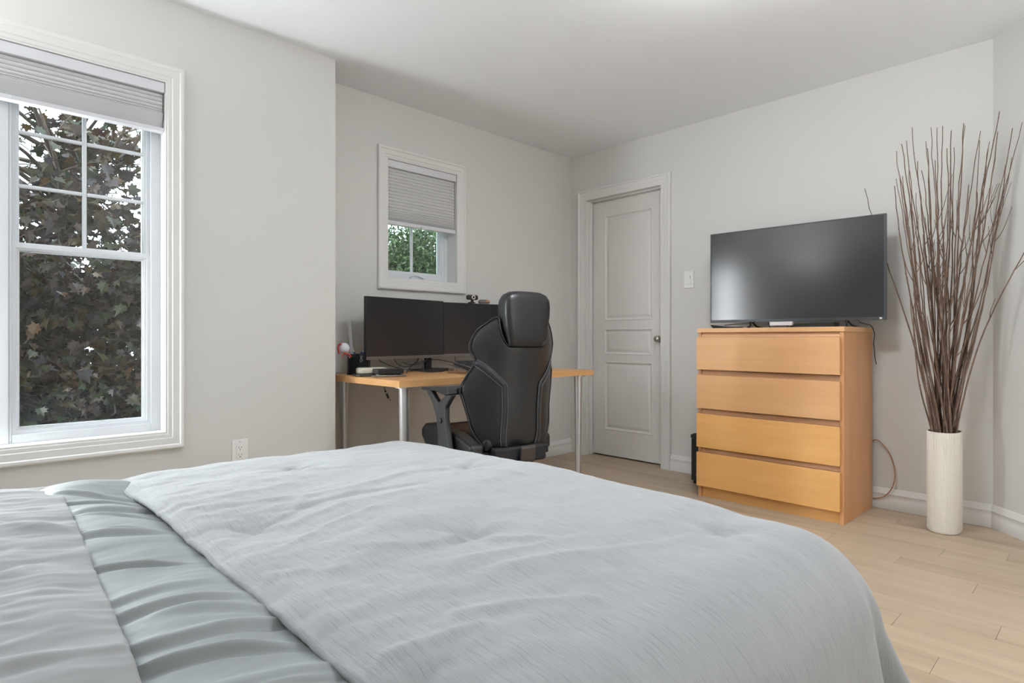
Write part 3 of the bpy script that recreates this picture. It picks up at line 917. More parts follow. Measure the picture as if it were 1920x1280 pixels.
# webcam and round camera on the right monitor
wc = empty('webcam', (-3.050, 2.575, 1.179), -.08, 'small black webcam with a round lens clipped on the right monitor', 'webcam')
mb = MB(); mb.box((-.014, -.045, .022), (.014, .045, .056)); mb.build('body', M['black'], wc, bevel=.012, seg=4)
mb = MB(); mb.lathe([(.0, .014), (.013, .014), (.014, .019), (.010, .020), (.009, .017), (.001, .017)], (0, 0, .039), 20, 'X'); mb.build('lens_ring', M['soft_white'], wc, autos=40)
mb = MB(); mb.lathe([(.009, .015), (.008, .0185), (.002, .020)], (0, 0, .039), 16, 'X'); mb.build('lens', M['black'], wc, smooth=True)
mb = MB(); mb.box((-.022, -.018, .0), (.010, .018, .008)); mb.box((-.006, -.009, .006), (.006, .009, .024)); mb.build('clip', M['black'], wc, bevel=.002)
rc = empty('sensor_puck', (-3.040, 2.672, 1.179), -.08, 'flat oval grey sensor with copper tint lying on the right monitor', 'sensor')
mb = MB(); mb.lathe([(.001, .001), (.040, .002), (.047, .010), (.045, .020), (.030, .027), (.002, .029)], n=28, sx=.55); mb.build('shell', M['bezel'], rc, smooth=True)
mb = MB(); mb.cbox((.023, .012, .016), (.006, .030, .012)); mb.build('window_strip', M['copper'], rc, bevel=.002)

# clutter at the left end of the desk
ph = empty('pen_holder', (-3.033, 1.722, ZD), .25, 'black mesh pen holder full of pens on the left end of the desk', 'pen holder')
def mesh_cup(wx, wy, h, t=.0015):
    mb = MB(); n = 11
    mb.box((-wx, -wy, 0), (wx, wy, .004))
    for k in range(4):
        for i in range(n):
            u = -1 + 2 * i / (n - 1)
            p = (wx, u * wy) if k == 0 else (-wx, u * wy) if k == 1 else (u * wx, wy) if k == 2 else (u * wx, -wy)
            mb.cbox((p[0], p[1], h / 2), (t, t, h))
    for j in range(16):
        z = .004 + (h - .006) * j / 15; tt = t if j not in (0, 15) else t * 2.5
        for sx in (-1, 1): mb.cbox((sx * wx, 0, z), (tt, 2 * wy + tt, tt))
        for sy in (-1, 1): mb.cbox((0, sy * wy, z), (2 * wx + tt, tt, tt))
    return mb
mesh_cup(.043, .043, .115, .0028).build('mesh_cup', M['black_matte'], ph)
mb = MB(); mb.box((-.037, -.037, .006), (.037, .037, .098)); mb.build('inner_cup', M['black_matte'], ph)
def pen(x, y, dx, dy, ln, m, name, label, r=.0042, tip=None, cat='pen'):
    p = empty(name, (-3.033 + x, 1.722 + y, ZD + .106), 0, label, cat)
    a = Vector((0, 0, 0)); b = Vector((dx, dy, ln))
    mb = MB(); mb.tube([a, b], r, 10); mb.build('barrel', m, p, autos=40)
    if tip:
        mb = MB(); mb.tube([b, b + (b - a).normalized() * .012], [r * .8, r * .5], 10); mb.build('tip', tip, p, autos=40)
pen(.02, .01, .004, .006, .022, M['blue'], 'pen', 'short blue pen in the middle of the mesh holder', tip=M['soft_white'])
pen(-.01, -.015, .010, -.016, .025, M['blue'], 'pen', 'dark blue pen leaning left out of the mesh holder', tip=M['soft_white'])
pen(.015, .03, .0, .004, .020, M['soft_white'], 'pen', 'white capped pen at the right rim of the mesh holder', .005)
pen(-.02, .02, -.004, .012, .018, M['blue'], 'marker_pen', 'stubby navy marker standing at the back of the mesh holder', .006)
# scissors-like clip on the cup
bc = empty('binder_clip', (-2.988, 1.709, ZD + .088), .25, 'silver binder clip hooked on the front of the mesh holder', 'clip')
mb = MB()
mb.tube(crom([(.002, -.012, .026), (.006, -.004, .012), (.008, .004, -.004), (.008, -.008, -.014), (.008, -.012, -.004), (.006, -.002, .012), (.002, .010, .026)], 5), .0011, 6)
mb.build('wire_handle', M['steel'], bc, smooth=True)
mb = MB(); mb.cbox((.001, .0, .016), (.004, .022, .007)); mb.build('jaw', M['black'], bc)
# ruler standing in the cup
rl = empty('ruler', (-3.055, 1.690, ZD + .10), .25, 'clear grey ruler standing upright in the pen holder', 'ruler')
mb = MB(); mb.add([(0, -.012, 0), (.0015, -.012, 0), (.0015, .012, 0), (0, .012, 0), (-.01, -.016 + -.006, .20), (-.0085, -.022, .20), (-.0085, .002, .205), (-.01, .002, .205)],
                  [(0, 3, 2, 1), (4, 5, 6, 7), (0, 1, 5, 4), (1, 2, 6, 5), (2, 3, 7, 6), (3, 0, 4, 7)])
mb.build('blade', M['grey_ruler'] if 'grey_ruler' in M else mat('ruler_plastic', (.36, .35, .36), .25), rl)
mb = MB()
for i in range(18): mb.cbox((.0010 - .01 * i / 18, -.012 - .0055 * i / 18 + .003, .004 + .0108 * i), (.0025, .006, .0008))
mb.build('graduations', M['black'], rl)
# white plush ball ornament with red crochet frill
pb = empty('plush_ornament', (-3.050, 1.640, ZD + .150), 0, 'white fluffy ball ornament with red frilled tassels behind the pen holder', 'ornament')
mb = MB()
def fuzzy(u, v):
    th = u * 2 * math.pi; phi = v * math.pi
    p = Vector((math.sin(phi) * math.cos(th), math.sin(phi) * math.sin(th), math.cos(phi)))
    return tuple(p * (.030 * (1 + .06 * fbm(p.x * 4, p.y * 4, p.z * 4, 3))))
mb.grid(28, 18, fuzzy, True); mb.build('ball', M['plush'], pb, smooth=True)
def frill(pts, r, m, nm):
    mb = MB(); path = crom(pts, 7); n = len(path)
    mb.tube(path, [r * (1 + .35 * math.sin(i * 2.2)) for i in range(n)], 8); mb.build(nm, m, pb, smooth=True)
frill([(.004, -.022, .022), (.008, -.034, .020), (.012, -.043, .004), (.012, -.040, -.016), (.012, -.036, -.030)], .0055, M['red'], 'red_tassel')
frill([(.016, -.012, -.026), (.024, .002, -.031), (.026, .016, -.036), (.024, .028, -.046)], .0055, M['red'], 'red_frill')
frill([(.020, -.020, -.028), (.022, -.022, -.038), (.020, -.025, -.046)], .0035, M['orange'], 'orange_beak')
mb = MB(); mb.tube([(.006, .012, -.02), (.012, .030, -.055)], .003, 8); mb.build('stem', M['soft_white'], pb)

dk = empty('dock', (-2.885, 1.722, ZD), -.30, 'cream and black rounded docking pad beside the pen holder', 'dock')
mb = MB()
mb.prism([(-.07, -.085), (-.05, -.10), (.05, -.10), (.07, -.085), (.07, .085), (.05, .10), (-.05, .10), (-.07, .085)], .0003, .012, 'Z'); mb.build('base', M['grey_plastic'], dk, bevel=.003)
mb = MB()
mb.prism([(-.068, -.060), (-.045, -.082), (.02, -.088), (.044, -.070), (.044, .06), (.03, .078), (-.05, .078), (-.068, .06)], .012, .044, 'Z'); mb.build('cream_cover', M['paper'], dk, bevel=.010, seg=4)
nb = empty('tablet', (-2.775, 1.750, ZD + .0005), -.30, 'thin grey tablet lying flat at the front of the dock', 'tablet')
mb = MB(); mb.box((-.06, -.085, 0), (.06, .085, .009)); mb.build('body', M['bezel'], nb, bevel=.003)
mb = MB(); mb.box((-.052, -.06, .0091), (.03, .04, .011)); mb.build('paper_note', M['soft_white'], nb)
mb = MB(); mb.box((.032, -.06, .0091), (.05, -.03, .0105)); mb.build('green_tab', M['green_tab'], nb)
hd = empty('hard_drive', (-2.775, 1.752, ZD + .0116), -.22, 'black boxy drive stacked on the tablet beside the dock', 'drive')
mb = MB(); mb.box((-.048, -.070, .004), (.048, .070, .030)); mb.build('case', M['black_matte'], hd, bevel=.0015)
mb = MB(); mb.box((-.046, -.0712, .006), (.046, -.0702, .028)); mb.build('side_face', M['grey_plastic'], hd)
for q_ in ((-.03, -.05), (.03, -.05), (-.03, .05), (.03, .05)): MB().cbox((q_[0], q_[1], .002), (.012, .012, .004)).build('foot', M['black'], hd)

# keyboard on a clear stand
ks = empty('keyboard_stand', (-2.66, 2.325, ZD), .0, 'clear acrylic wedge stand carrying the keyboard', 'stand')
mb = MB()
mb.prism([(-.12, .0005), (-.116, .0005), (-.116, .041), (.105, .006), (.122, .006), (.122, .011), (.105, .011), (-.12, .0475)], -.16, .19, 'Y')
mb.build('wedge_sheet', M['clear'], ks, bevel=.001)
kb = empty('keyboard', (-2.66, 2.33, ZD + .0005), 0, 'black keyboard propped on the clear stand in front of right monitor', 'keyboard')
sl = math.atan2(.037, .225)
def kp(x, y, z):   # a point on the sloping deck
    return (x * math.cos(sl) + z * math.sin(sl), y, .031 - x * math.sin(sl) + z * math.cos(sl))
def kbox(mb, x0, x1, y0, y1, z0, z1):
    c = [kp(x, y, z) for z in (z0, z1) for (x, y) in ((x0, y0), (x1, y0), (x1, y1), (x0, y1))]
    mb.add(c, [(0, 3, 2, 1), (4, 5, 6, 7), (0, 1, 5, 4), (1, 2, 6, 5), (2, 3, 7, 6), (3, 0, 4, 7)])
mb = MB(); kbox(mb, -.095, .090, -.15, .18, .003, .022); mb.build('case', M['black'], kb, bevel=.004)
mb = MB()
kbox(mb, -.097, .092, -.153, -.1505, .017, .0225); kbox(mb, .0905, .093, -.153, .183, .004, .009); mb.build('silver_trim', M['steel'], kb)
for r_ in range(6):
    ncol = 17
    for c_ in range(ncol):
        mb = MB() if (r_ == 0 and c_ == 0) else None
        if mb:
            vs = [(-.0078, -.0078, 0), (.0078, -.0078, 0), (.0078, .0078, 0), (-.0078, .0078, 0), (-.006, -.006, .007), (.006, -.006, .007), (.006, .006, .007), (-.006, .006, .007)]
            mb.add(vs, [(0, 3, 2, 1), (4, 5, 6, 7), (0, 1, 5, 4), (1, 2, 6, 5), (2, 3, 7, 6), (3, 0, 4, 7)])
            key0 = mb.build('key', M['key'], kb); ko = key0
        else:
            ko = bpy.data.objects.new('key', key0.data); COL.objects.link(ko); ko.parent = kb
        ko.location = kp(-.078 + r_ * .0285, -.138 + c_ * .0190, .022)
        ko.rotation_euler = (0, sl, 0); ko.scale = (1.45, 1, 1)

# cables on the desk
def cable(name, pts, r, label, m='black', n=7, cat='cable'):
    p = crom(pts, n); o0 = Vector(p[0])
    mb = MB(); mb.tube([q_ - o0 for q_ in p], r, 6)
    o = mb.build(name, M[m], None, smooth=True); o.location = o0
    return tag(o, label, cat)
zc = ZD + .0035
cable('cable', [(-3.09, 1.86, 1.0), (-3.09, 1.88, .84), (-3.06, 1.90, .80), (-2.99, 1.98, .765), (-2.93, 2.12, zc), (-2.90, 2.22, zc)], .0022, 'thin black cable hanging below the left part of the left monitor')
cable('cable', [(-3.09, 1.97, 1.0), (-3.085, 1.985, .83), (-3.04, 2.02, .775), (-3.00, 2.08, .785), (-3.02, 2.16, .80), (-3.06, 2.24, .84)], .0022, 'black cable looping under the middle of the left monitor')
cable('cable', [(-3.10, 2.20, .99), (-3.08, 2.17, .83), (-3.00, 2.06, .78), (-2.96, 2.00, .755), (-2.93, 1.975, zc)], .0034, 'thicker black cable slanting down left of the monitor stand')
cable('cable', [(-3.12, 2.28, .99), (-3.09, 2.24, .835), (-3.02, 2.16, .79), (-2.97, 2.12, .765), (-2.95, 2.11, zc)], .0036, 'thick black cable falling just left of the monitor neck')
cable('cable', [(-2.80, 1.835, .757), (-2.93, 1.92, .762), (-3.02, 2.00, .80), (-3.02, 2.06, .785), (-3.05, 2.16, .80), (-3.07, 2.26, .81), (-3.07, 2.36, .80), (-3.0, 2.42, .775), (-2.95, 2.46, zc)], .0022, 'long black cable strung from the drive past the monitor neck')
cable('cable', [(-3.09, 2.45, 1.0), (-3.09, 2.46, .83), (-3.07, 2.45, .78), (-2.98, 2.38, .748), (-2.93, 2.35, zc)], .0022, 'black cable dropping from the left end of the right monitor')
cable('cable', [(-3.09, 2.66, 1.0), (-3.09, 2.665, .83), (-3.08, 2.66, .79), (-3.0, 2.6, zc), (-2.93, 2.58, zc)], .0030, 'black cable dropping behind the keyboard from the right monitor')
cable('cable', [(-3.09, 2.64, .83), (-3.06, 2.62, .82), (-2.98, 2.53, .80), (-2.90, 2.44, .775), (-2.86, 2.40, .745)], .0018, 'thin curved black cable rising behind the keyboard')
# usb cable below the desk
uc = cable('usb_cable', [(-2.95, 1.80, .700), (-2.93, 1.795, .698), (-2.90, 1.80, .682), (-2.885, 1.80, .655)], .0022, 'black plug cable dangling below the desk near the left legs')
mb = MB(); mb.tube([(0, 0, 0), (.004, .004, -.012)], .005, 8); mb.tube([(.006, .006, -.018), (.012, .016, -.045)], .0065, 8)
pg = mb.build('usb_plug', M['black'], uc, autos=40, loc=(.065, .0, -.045))
mb = MB(); mb.cbox((.0835, .022, -.098), (.006, .009, .012)); mb.build('plug_tip', M['steel'], uc)

# ---------------------------------------------------------------- swivel chair
ch = empty('swivel_chair', (-2.200, 1.990, 0), R(172), 'black leather swivel gaming chair with headrest pulled up to the desk', 'chair')
TAB = [(.430, .130, .020, -.225), (.447, .172, .045, -.236), (.48, .202, .066, -.243), (.53, .226, .086, -.247), (.61, .242, .110, -.252), (.66, .254, .122, -.255), (.70, .265, .130, -.257), (.73, .264, .128, -.259),
       (.78, .246, .108, -.265), (.825, .222, .092, -.271), (.845, .220, .092, -.274), (.89, .240, .110, -.280), (.92, .242, .112, -.284), (.96, .226, .106, -.289), (1.00, .200, .094, -.294), (1.03, .176, .086, -.297), (1.06, .15, .08, -.300)]
def zt(u):
    u = abs(u)
    return interp([(0, .908), (.40, .910), (.47, .925), (.76, 1.030), (.83, 1.040), (.90, 1.032), (1.0, .985)], u)[0]
def zb(u):
    u = abs(u); return .430 + .012 * u + .025 * max(0, u - .8)
def S(u, z, off=0.0):
    w_, c_, xb_ = interp(TAB, z)
    y = u * w_; x = xb_ + c_ * (.25 * abs(u) ** 2 + .75 * abs(u) ** 3.0)
    if off:
        e = .01; p = Vector((x, y, z))
        a = S(min(1, u + e), z) - S(max(-1, u - e), z); b = S(u, z + e) - S(u, z - e)
        n = b.cross(a).normalized()
        if n.x > 0 and abs(u) < .9: n = -n
        if abs(u) >= .9:
            n = Vector((-1, (1 if u > 0 else -1) * .9, 0)).normalized()
        return p + n * off
    return Vector((x, y, z))
mb = MB()
mb.grid(57, 44, lambda u, v: tuple(S(-1 + 2 * u, zb(-1 + 2 * u) + (zt(-1 + 2 * u) - zb(-1 + 2 * u)) * v)))
bk = mb.build('backrest', M['leather'], ch, smooth=True)
vg = [v for v in bk.data.vertices]
if sum(p.normal.x for p in bk.data.polygons) > 0: bk.data.flip_normals()
so = bk.modifiers.new('solid', 'SOLIDIFY'); so.thickness = .05; so.offset = -1
sb = bk.modifiers.new('sub', 'SUBSURF'); sb.levels = 1; sb.render_levels = 1
# piping round the rim
rim = [S(-1 + 2 * i / 60, zt(-1 + 2 * i / 60), .002) for i in range(61)]
rim2 = [S(1, zt(1) + (zb(1) - zt(1)) * i / 40, .002) for i in range(1, 41)]
rim3 = [S(-1, zb(-1) + (zt(-1) - zb(-1)) * i / 40, .002) for i in range(0, 41)]
mb = MB(); mb.tube(rim3[:-1] + rim + rim2, .0042, 8); mb.build('piping', M['piping'], ch, smooth=True)
# seam bands on both sides of the back
def band(sg):
    path = [(sg * .995, .838), (sg * .72, .795), (sg * .45, .742), (sg * .40, .728), (sg * .385, .70), (sg * .40, .62), (sg * .44, .54), (sg * .53, .447)]
    P3 = crom([(p[0], p[1], 0) for p in path], 10)
    mb = MB(); L_, R_ = [], []
    for i, p in enumerate(P3):
        q0 = P3[max(0, i - 1)]; q1 = P3[min(len(P3) - 1, i + 1)]
        w_ = interp(TAB, p[1])[0]
        t = Vector(((q1[0] - q0[0]) * w_, q1[1] - q0[1], 0)).normalized(); n = Vector((-t.y, t.x, 0)) * .0125
        L_.append((max(-1, min(1, p[0] + n.x / w_)), p[1] + n.y)); R_.append((max(-1, min(1, p[0] - n.x / w_)), p[1] - n.y))
    vs = [S(*q_, .003) for q_ in L_] + [S(*q_, .003) for q_ in R_]; n = len(L_)
    mb.add(vs, [(i, i + 1, n + i + 1, n + i) for i in range(n - 1)])
    b = mb.build('seam_band', M['leather_band'], ch, smooth=True)
    s_ = b.modifiers.new('solid', 'SOLIDIFY'); s_.thickness = .003; s_.offset = 0
    for side in (L_, R_):
        mb = MB(); mb.tube([S(*q_, .0046) for q_ in side], .0011, 5); mb.build('stitching', M['thread'], b, smooth=True)
band(1); band(-1)
# headrest
HT = [(.905, .088, .030), (.915, .096, .040), (.95, .106, .046), (1.00, .118, .050), (1.05, .126, .052), (1.10, .128, .050), (1.13, .124, .046), (1.150, .110, .034), (1.158, .085, .018)]
def head(u, v):
    z = .905 + .253 * v
    w_, t_ = interp(HT, z)
    a = u * 2 * math.pi; ca, sa = math.cos(a), math.sin(a)
    e = .38
    y = w_ * math.copysign(abs(sa) ** e, sa); x = t_ * math.copysign(abs(ca) ** e, ca)
    z2 = z - .012 * (abs(y) / .128) ** 3 * v
    return (x - .262 - (z - .9) * .04, y + .006, z2)
mb = MB(); mb.grid(56, 26, head, True)
n0 = 0; mb.f.append(tuple(range(55, -1, -1))); mb.f.append(tuple(25 * 56 + k for k in range(56)))
hr_ = mb.build('headrest', M['leather'], ch, autos=60)
mb = MB()
for s_ in (-.05, .05): mb.tube([(-.240, s_, .885), (-.255, s_, .93)], .006, 8)
mb.build('headrest_post', M['steel'], ch, smooth=True)
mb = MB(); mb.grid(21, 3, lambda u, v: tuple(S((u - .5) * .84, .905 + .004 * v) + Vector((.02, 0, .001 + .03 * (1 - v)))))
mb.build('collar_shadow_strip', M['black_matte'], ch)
# seat
def rounded(mbx, x0, x1, y0, y1, z0, z1): mbx.box((x0, y0, z0), (x1, y1, z1)); return mbx
mb = rounded(MB(), -.21, .245, -.185, .185, .425, .500); mb.build('seat_cushion', M['leather'], ch, bevel=.03, seg=5)
for sg in (1, -1):
    xr = -.215 if sg > 0 else -.14
    mb = MB(); mb.prism([(xr, .395), (xr, .462), (-.06, .505), (.12, .525), (.225, .520), (.262, .490), (.262, .455), (.215, .405)], sg * .188, sg * .262, 'Y')
    mb.build('seat_bolster', M['leather'], ch, bevel=.016, seg=4)
mb = MB(); mb.box((.215, -.186, .405), (.268, .186, .505)); mb.build('seat_front_roll', M['leather'], ch, bevel=.022, seg=4)
mb = MB(); mb.box((-.19, -.205, .385), (.20, .235, .424)); mb.build('seat_pan', M['black_matte'], ch, bevel=.006)
mb = MB(); mb.prism([(-.262, .372), (-.19, .365), (-.19, .445), (-.255, .445)], -.135, .150, 'Y'); mb.build('rear_frame', M['black_matte'], ch, bevel=.012)
mb = MB(); mb.prism([(-.285, .452), (-.292, .440), (-.285, .385), (-.262, .360), (-.16, .356), (-.16, .366), (-.255, .370), (-.275, .390), (-.280, .452)], -.045, .035, 'Y')
mb.build('back_bracket', M['steel_dark'] if 'steel_dark' in M else mat('dark_bracket', (.07, .058, .055), .35, metal=.3), ch, bevel=.003)
mb = MB(); mb.box((-.12, -.11, .335), (.09, .11, .385)); mb.build('tilt_mechanism', M['black'], ch, bevel=.008)
mb = MB(); mb.tube([(-.11, .03, .358), (-.16, .03, .352), (-.24, .02, .357)], .005, 8); mb.tube([(-.09, .07, .362), (-.15, .09, .362)], .006, 8); mb.build('tension_bar', M['steel'], ch, smooth=True)
mb = MB(); mb.lathe([(.05, .21), (.045, .335)], n=20); mb.build('cover_sleeve', M['black_matte'], ch, autos=40)
mb = MB(); mb.lathe([(.027, .08), (.027, .34)], n=20); mb.build('gas_lift', M['black'], ch, autos=40)
mb = MB(); mb.prism([(-.05, .335), (-.235, .335), (-.262, .24), (-.285, .17), (-.05, .17)], -.10, .075, 'Y'); mb.build('rear_shroud', M['black_matte'], ch, bevel=.006)
mb = MB(); mb.tube([(.02, .20, .378), (.03, .285, .370), (.05, .305, .368)], .005, 8); mb.cbox((.065, .315, .366), (.07, .03, .010)); mb.build('height_lever', M['black'], ch, autos=40)
for k in range(5):
    a = R(72 * k + 14); c, s_ = math.cos(a), math.sin(a)
    mb = MB(); pts = [(.03, 0, .115), (.10, 0, .108), (.22, 0, .088), (.31, 0, .070)]
    mb.tube([(p[0] * c, p[0] * s_, p[2]) for p in pts], [.030, .026, .019, .013], 10)
    lg = mb.build('star_leg', M['black'], ch, smooth=True)
    mb = MB()
    for off in (-.013, .013):
        cx_, cy_ = .315 * c - off * s_, .315 * s_ + off * c
        ring = [(cx_ + .027 * math.cos(t) * c, cy_ + .027 * math.cos(t) * s_, .0275 + .027 * math.sin(t)) for t in [2 * math.pi * i / 16 for i in range(16)]]
        wv = Vector((-s_, c, 0)) * .009
        vs = [Vector(r0) - wv for r0 in ring] + [Vector(r0) + wv for r0 in ring]
        mb.add(vs, [tuple(range(15, -1, -1)), tuple(range(16, 32))] + [(i, (i + 1) % 16, 16 + (i + 1) % 16, 16 + i) for i in range(16)])
    mb.tube([(.31 * c, .31 * s_, .03), (.31 * c, .31 * s_, .062)], .006, 8)
    mb.build('caster', M['black_matte'], lg, autos=40)
# armrests
for sg in (1, -1):
    mb = MB()
    y0 = sg * .285
    sh = 0 if sg > 0 else .045
    def slab(poly, ya, yb): mb.prism(poly, sg * (ya - sh), sg * (yb - sh), 'Y')
    slab([(-.100, .388), (.012, .388), (.022, .50), (.036, .575), (.078, .640), (.130, .684), (.122, .702), (.088, .698), (.050, .664), (.015, .642), (-.020, .662), (-.060, .690), (-.104, .696), (-.112, .682),
          (-.086, .660), (-.052, .625), (-.050, .575), (-.070, .50)], .272, .300)
    ar = mb.build('armrest_post', M['grey_plastic'], ch, bevel=.007, seg=3)
    mb = MB(); mb.prism([(-.115, .398), (.012, .398), (.018, .415), (.004, .424), (-.110, .424)], sg * (.235 - sh), sg * (.295 - sh), 'Y'); mb.build('armrest_foot', M['black'], ar, bevel=.004)
    mb = MB(); mb.lathe([(.013, 0), (.013, .006), (.010, .008), (.002, .008)] if sg > 0 else [(.013, 0), (.013, -.006), (.010, -.008), (.002, -.008)], (-.012, sg * (.300 - sh), .56), 16, 'Y')
    mb.build('adjust_button', M['black'], ar, autos=40)
    mb = MB(); mb.prism([(-.118, .690), (-.114, .718), (-.08, .724), (.03, .712), (.145, .708), (.152, .700), (.12, .694), (.03, .698), (-.03, .692), (-.085, .684)], sg * (.240 - sh), sg * (.320 - sh), 'Y')
    mb.build('armrest_pad', M['black'], ar, bevel=.009, seg=3)

# ---------------------------------------------------------------- chest of drawers
DRX, DRY = -1.399, 3.53
cdw = empty('chest_of_drawers', (DRX, DRY, 0), 0, 'beech chest of four wide drawers standing under the television', 'dresser')
hw, hd2 = .40, .24
for sg, nm in ((1, 'side_panel'), (-1, 'side_panel')):
    mb = MB(); mb.box((sg * hw, -hd2 + .002, 0), (sg * (hw - .020), hd2, .978)); mb.build(nm, M['beech_v'], cdw, bevel=.001)
mb = MB(); mb.box((-hw - .003, -hd2 - .003, .9785), (hw + .003, hd2, 1.004)); mb.build('top_panel', M['beech_h'], cdw, bevel=.0012)
mb = MB(); mb.box((-hw + .0205, -hd2 + .03, .03), (hw - .0205, hd2 - .004, .975)); mb.build('carcass', M['beech_rail'], cdw)
mb = MB(); mb.box((-hw + .0205, -hd2 + .018, .0), (hw - .0205, -hd2 + .0295, .065)); mb.build('plinth', M['beech_warm'], cdw)
fronts = [(.0665 + .001, .2665), (.298, .497), (.529, .727), (.759, .951)]
for i, (za, zb_) in enumerate(fronts):
    mb = MB(); mb.box((-hw + .000, -hd2 - .019, za), (hw - .014, -hd2 - .001, zb_))
    mb.build('drawer_front', M['beech_warm'] if i < 2 else M['beech_h'], cdw, bevel=.001)
    mb = MB(); mb.prism([(-hd2 + .003, zb_ + .001), (-hd2 + .022, zb_ + .001), (-hd2 + .022, zb_ + .026), (-hd2 + .014, zb_ + .026)], -hw + .0205, hw - .0205, 'X')
    mb.build('recessed_rail', M['beech_rail'], cdw)

# television
TVC = ((-1.846 - .888) / 2, (3.54 + 3.60) / 2)
tv = empty('television', (TVC[0], TVC[1], 1.0045), math.atan2(.060, .958), 'large black flat television standing on the chest of drawers', 'television')
tw, th = .960 / 2, .560
zb0 = .038
mb = MB(); mb.box((-tw, -.004, zb0), (tw, .016, zb0 + th)); mb.build('housing', M['grey_plastic'], tv, bevel=.002)
mb = MB(); mb.box((-tw + .006, -.0065, zb0 + .016), (tw - .011, -.0042, zb0 + th - .006)); mb.build('screen', M['tv_screen'], tv)
mb = MB()
for a, b in (((-tw, -.008, zb0), (tw, -.0042, zb0 + .0155)), ((-tw, -.008, zb0 + th - .0055), (tw, -.0042, zb0 + th)), ((-tw, -.008, zb0 + .0155), (-tw + .0055, -.0042, zb0 + th - .0055)), ((tw - .0105, -.008, zb0 + .0155), (tw, -.0042, zb0 + th - .0055))):
    mb.box(a, b)
mb.build('bezel', mat('tv_bezel', (.045, .048, .052), .4, metal=.2), tv)
mb = MB(); mb.box((tw - .030, -.0092, zb0 + .004), (tw - .019, -.0082, zb0 + .0135)); mb.build('corner_badge', M['plastic_white'], tv)
mb = MB(); mb.box((-.32, .016, zb0 + .03), (.32, .055, zb0 + .36)); mb.build('rear_case', M['black_matte'], tv, bevel=.01)
for sx in (-.235, .285):
    mb = MB()
    for sg in (-1, 1):
        mb.tube([(sx, .010, zb0 + .012), (sx + .018, .010 + sg * .05, .012), (sx + .030, .010 + sg * .115, .005)], [.0055, .0055, .005], 8)
    mb.build('foot', M['black'], tv, smooth=True)
# small things around it
DT = 1.0045
sbx = empty('sensor_bar', (-1.372, 3.452, DT), .05, 'small silver sensor bar under the middle of the television', 'sensor')
mb = MB(); mb.box((-.062, -.014, .012), (.062, .016, .034)); mb.build('bar', mat('silver_shell', (.62, .61, .63), .4), sbx, bevel=.002)
mb = MB(); mb.prism([(-.035, .0003), (.035, .0003), (.03, .0125), (-.03, .0125)], -.008, .016, 'Y'); mb.build('base', M['black'], sbx)
bx_ = empty('media_box', (-1.20, 3.50, DT), .03, 'flat black media box under the right half of the television', 'media box')
mb = MB(); mb.prism([(-.13, .0003), (.10, .0003), (.10, .026), (-.10, .022), (-.13, .006)], -.04, .05, 'Y'); mb.build('case', M['black_matte'], bx_, bevel=.002)
st = empty('set_top_box', (-1.70, 3.475, DT), .06, 'low black wedge shaped box at the left end of the chest top', 'box')
mb = MB(); mb.prism([(-.080, .0003), (.075, .0003), (.075, .008), (-.04, .014), (-.097, .022), (-.097, .018)], -.035, .045, 'Y'); mb.build('case', M['black_matte'], st, bevel=.0015)
cable('cable', [(-1.72, 3.47, DT + .02), (-1.66, 3.49, DT + .026), (-1.60, 3.52, DT + .030), (-1.56, 3.56, DT + .045)], .003, 'black cable arching over the low box at the left of the chest')
cable('cable', [(-1.51, 3.60, DT + .05), (-1.48, 3.54, DT + .022), (-1.455, 3.50, DT + .004)], .003, 'black cable slanting down left of the silver sensor bar')
cable('cable', [(-1.075, 3.60, DT + .07), (-1.07, 3.58, DT + .03), (-1.072, 3.575, DT + .004)], .004, 'short black lead dropping from the television near the right foot')
cable('power_cord', [(-1.03, 3.60, DT + .06), (-1.01, 3.58, DT + .028), (-.99, 3.60, DT + .018), (-.975, 3.66, DT + .008), (-.967, 3.685, DT - .03), (-.968, 3.69, .95), (-.974, 3.70, .915), (-.970, 3.70, .88), (-.972, 3.715, .84), (-.985, 3.79, .80)], .0025,
      'thin black power cord drooping over the right edge of the chest', cat='cord')
cable('coiled_cord', [(-1.02, 3.785, .34), (-.99, 3.78, .376), (-.955, 3.775, .362), (-.91, 3.770, .30), (-.888, 3.765, .20), (-.905, 3.765, .12), (-.95, 3.770, .065), (-1.02, 3.775, .045)], .0032,
      'tan cord bowing out beside the lower right of the chest', 'copper', cat='cord')
# slim black appliance left of the chest
ht = empty('paper_shredder', (-1.90, 3.66, 0), 0, 'slim black appliance tucked between door and chest of drawers', 'appliance')
mb = MB(); mb.box((-.085, -.12, .02), (.08, .12, .295)); mb.build('body', M['black'], ht, bevel=.006)
mb = MB(); mb.prism([(-.088, .296), (.082, .296), (.082, .318), (-.07, .326), (-.088, .316)], -.122, .122, 'Y'); mb.build('lid', M['black_matte'], ht, bevel=.003)
mb = MB(); mb.box((-.05, -.1225, .06), (.05, -.1205, .065)); mb.build('chrome_strip', M['steel'], ht)
for q_ in ((-.06, -.09), (.06, -.09), (-.06, .09), (.06, .09)): MB().cbox((q_[0], q_[1], .010), (.03, .03, .020)).build('foot', M['black_matte'], ht)

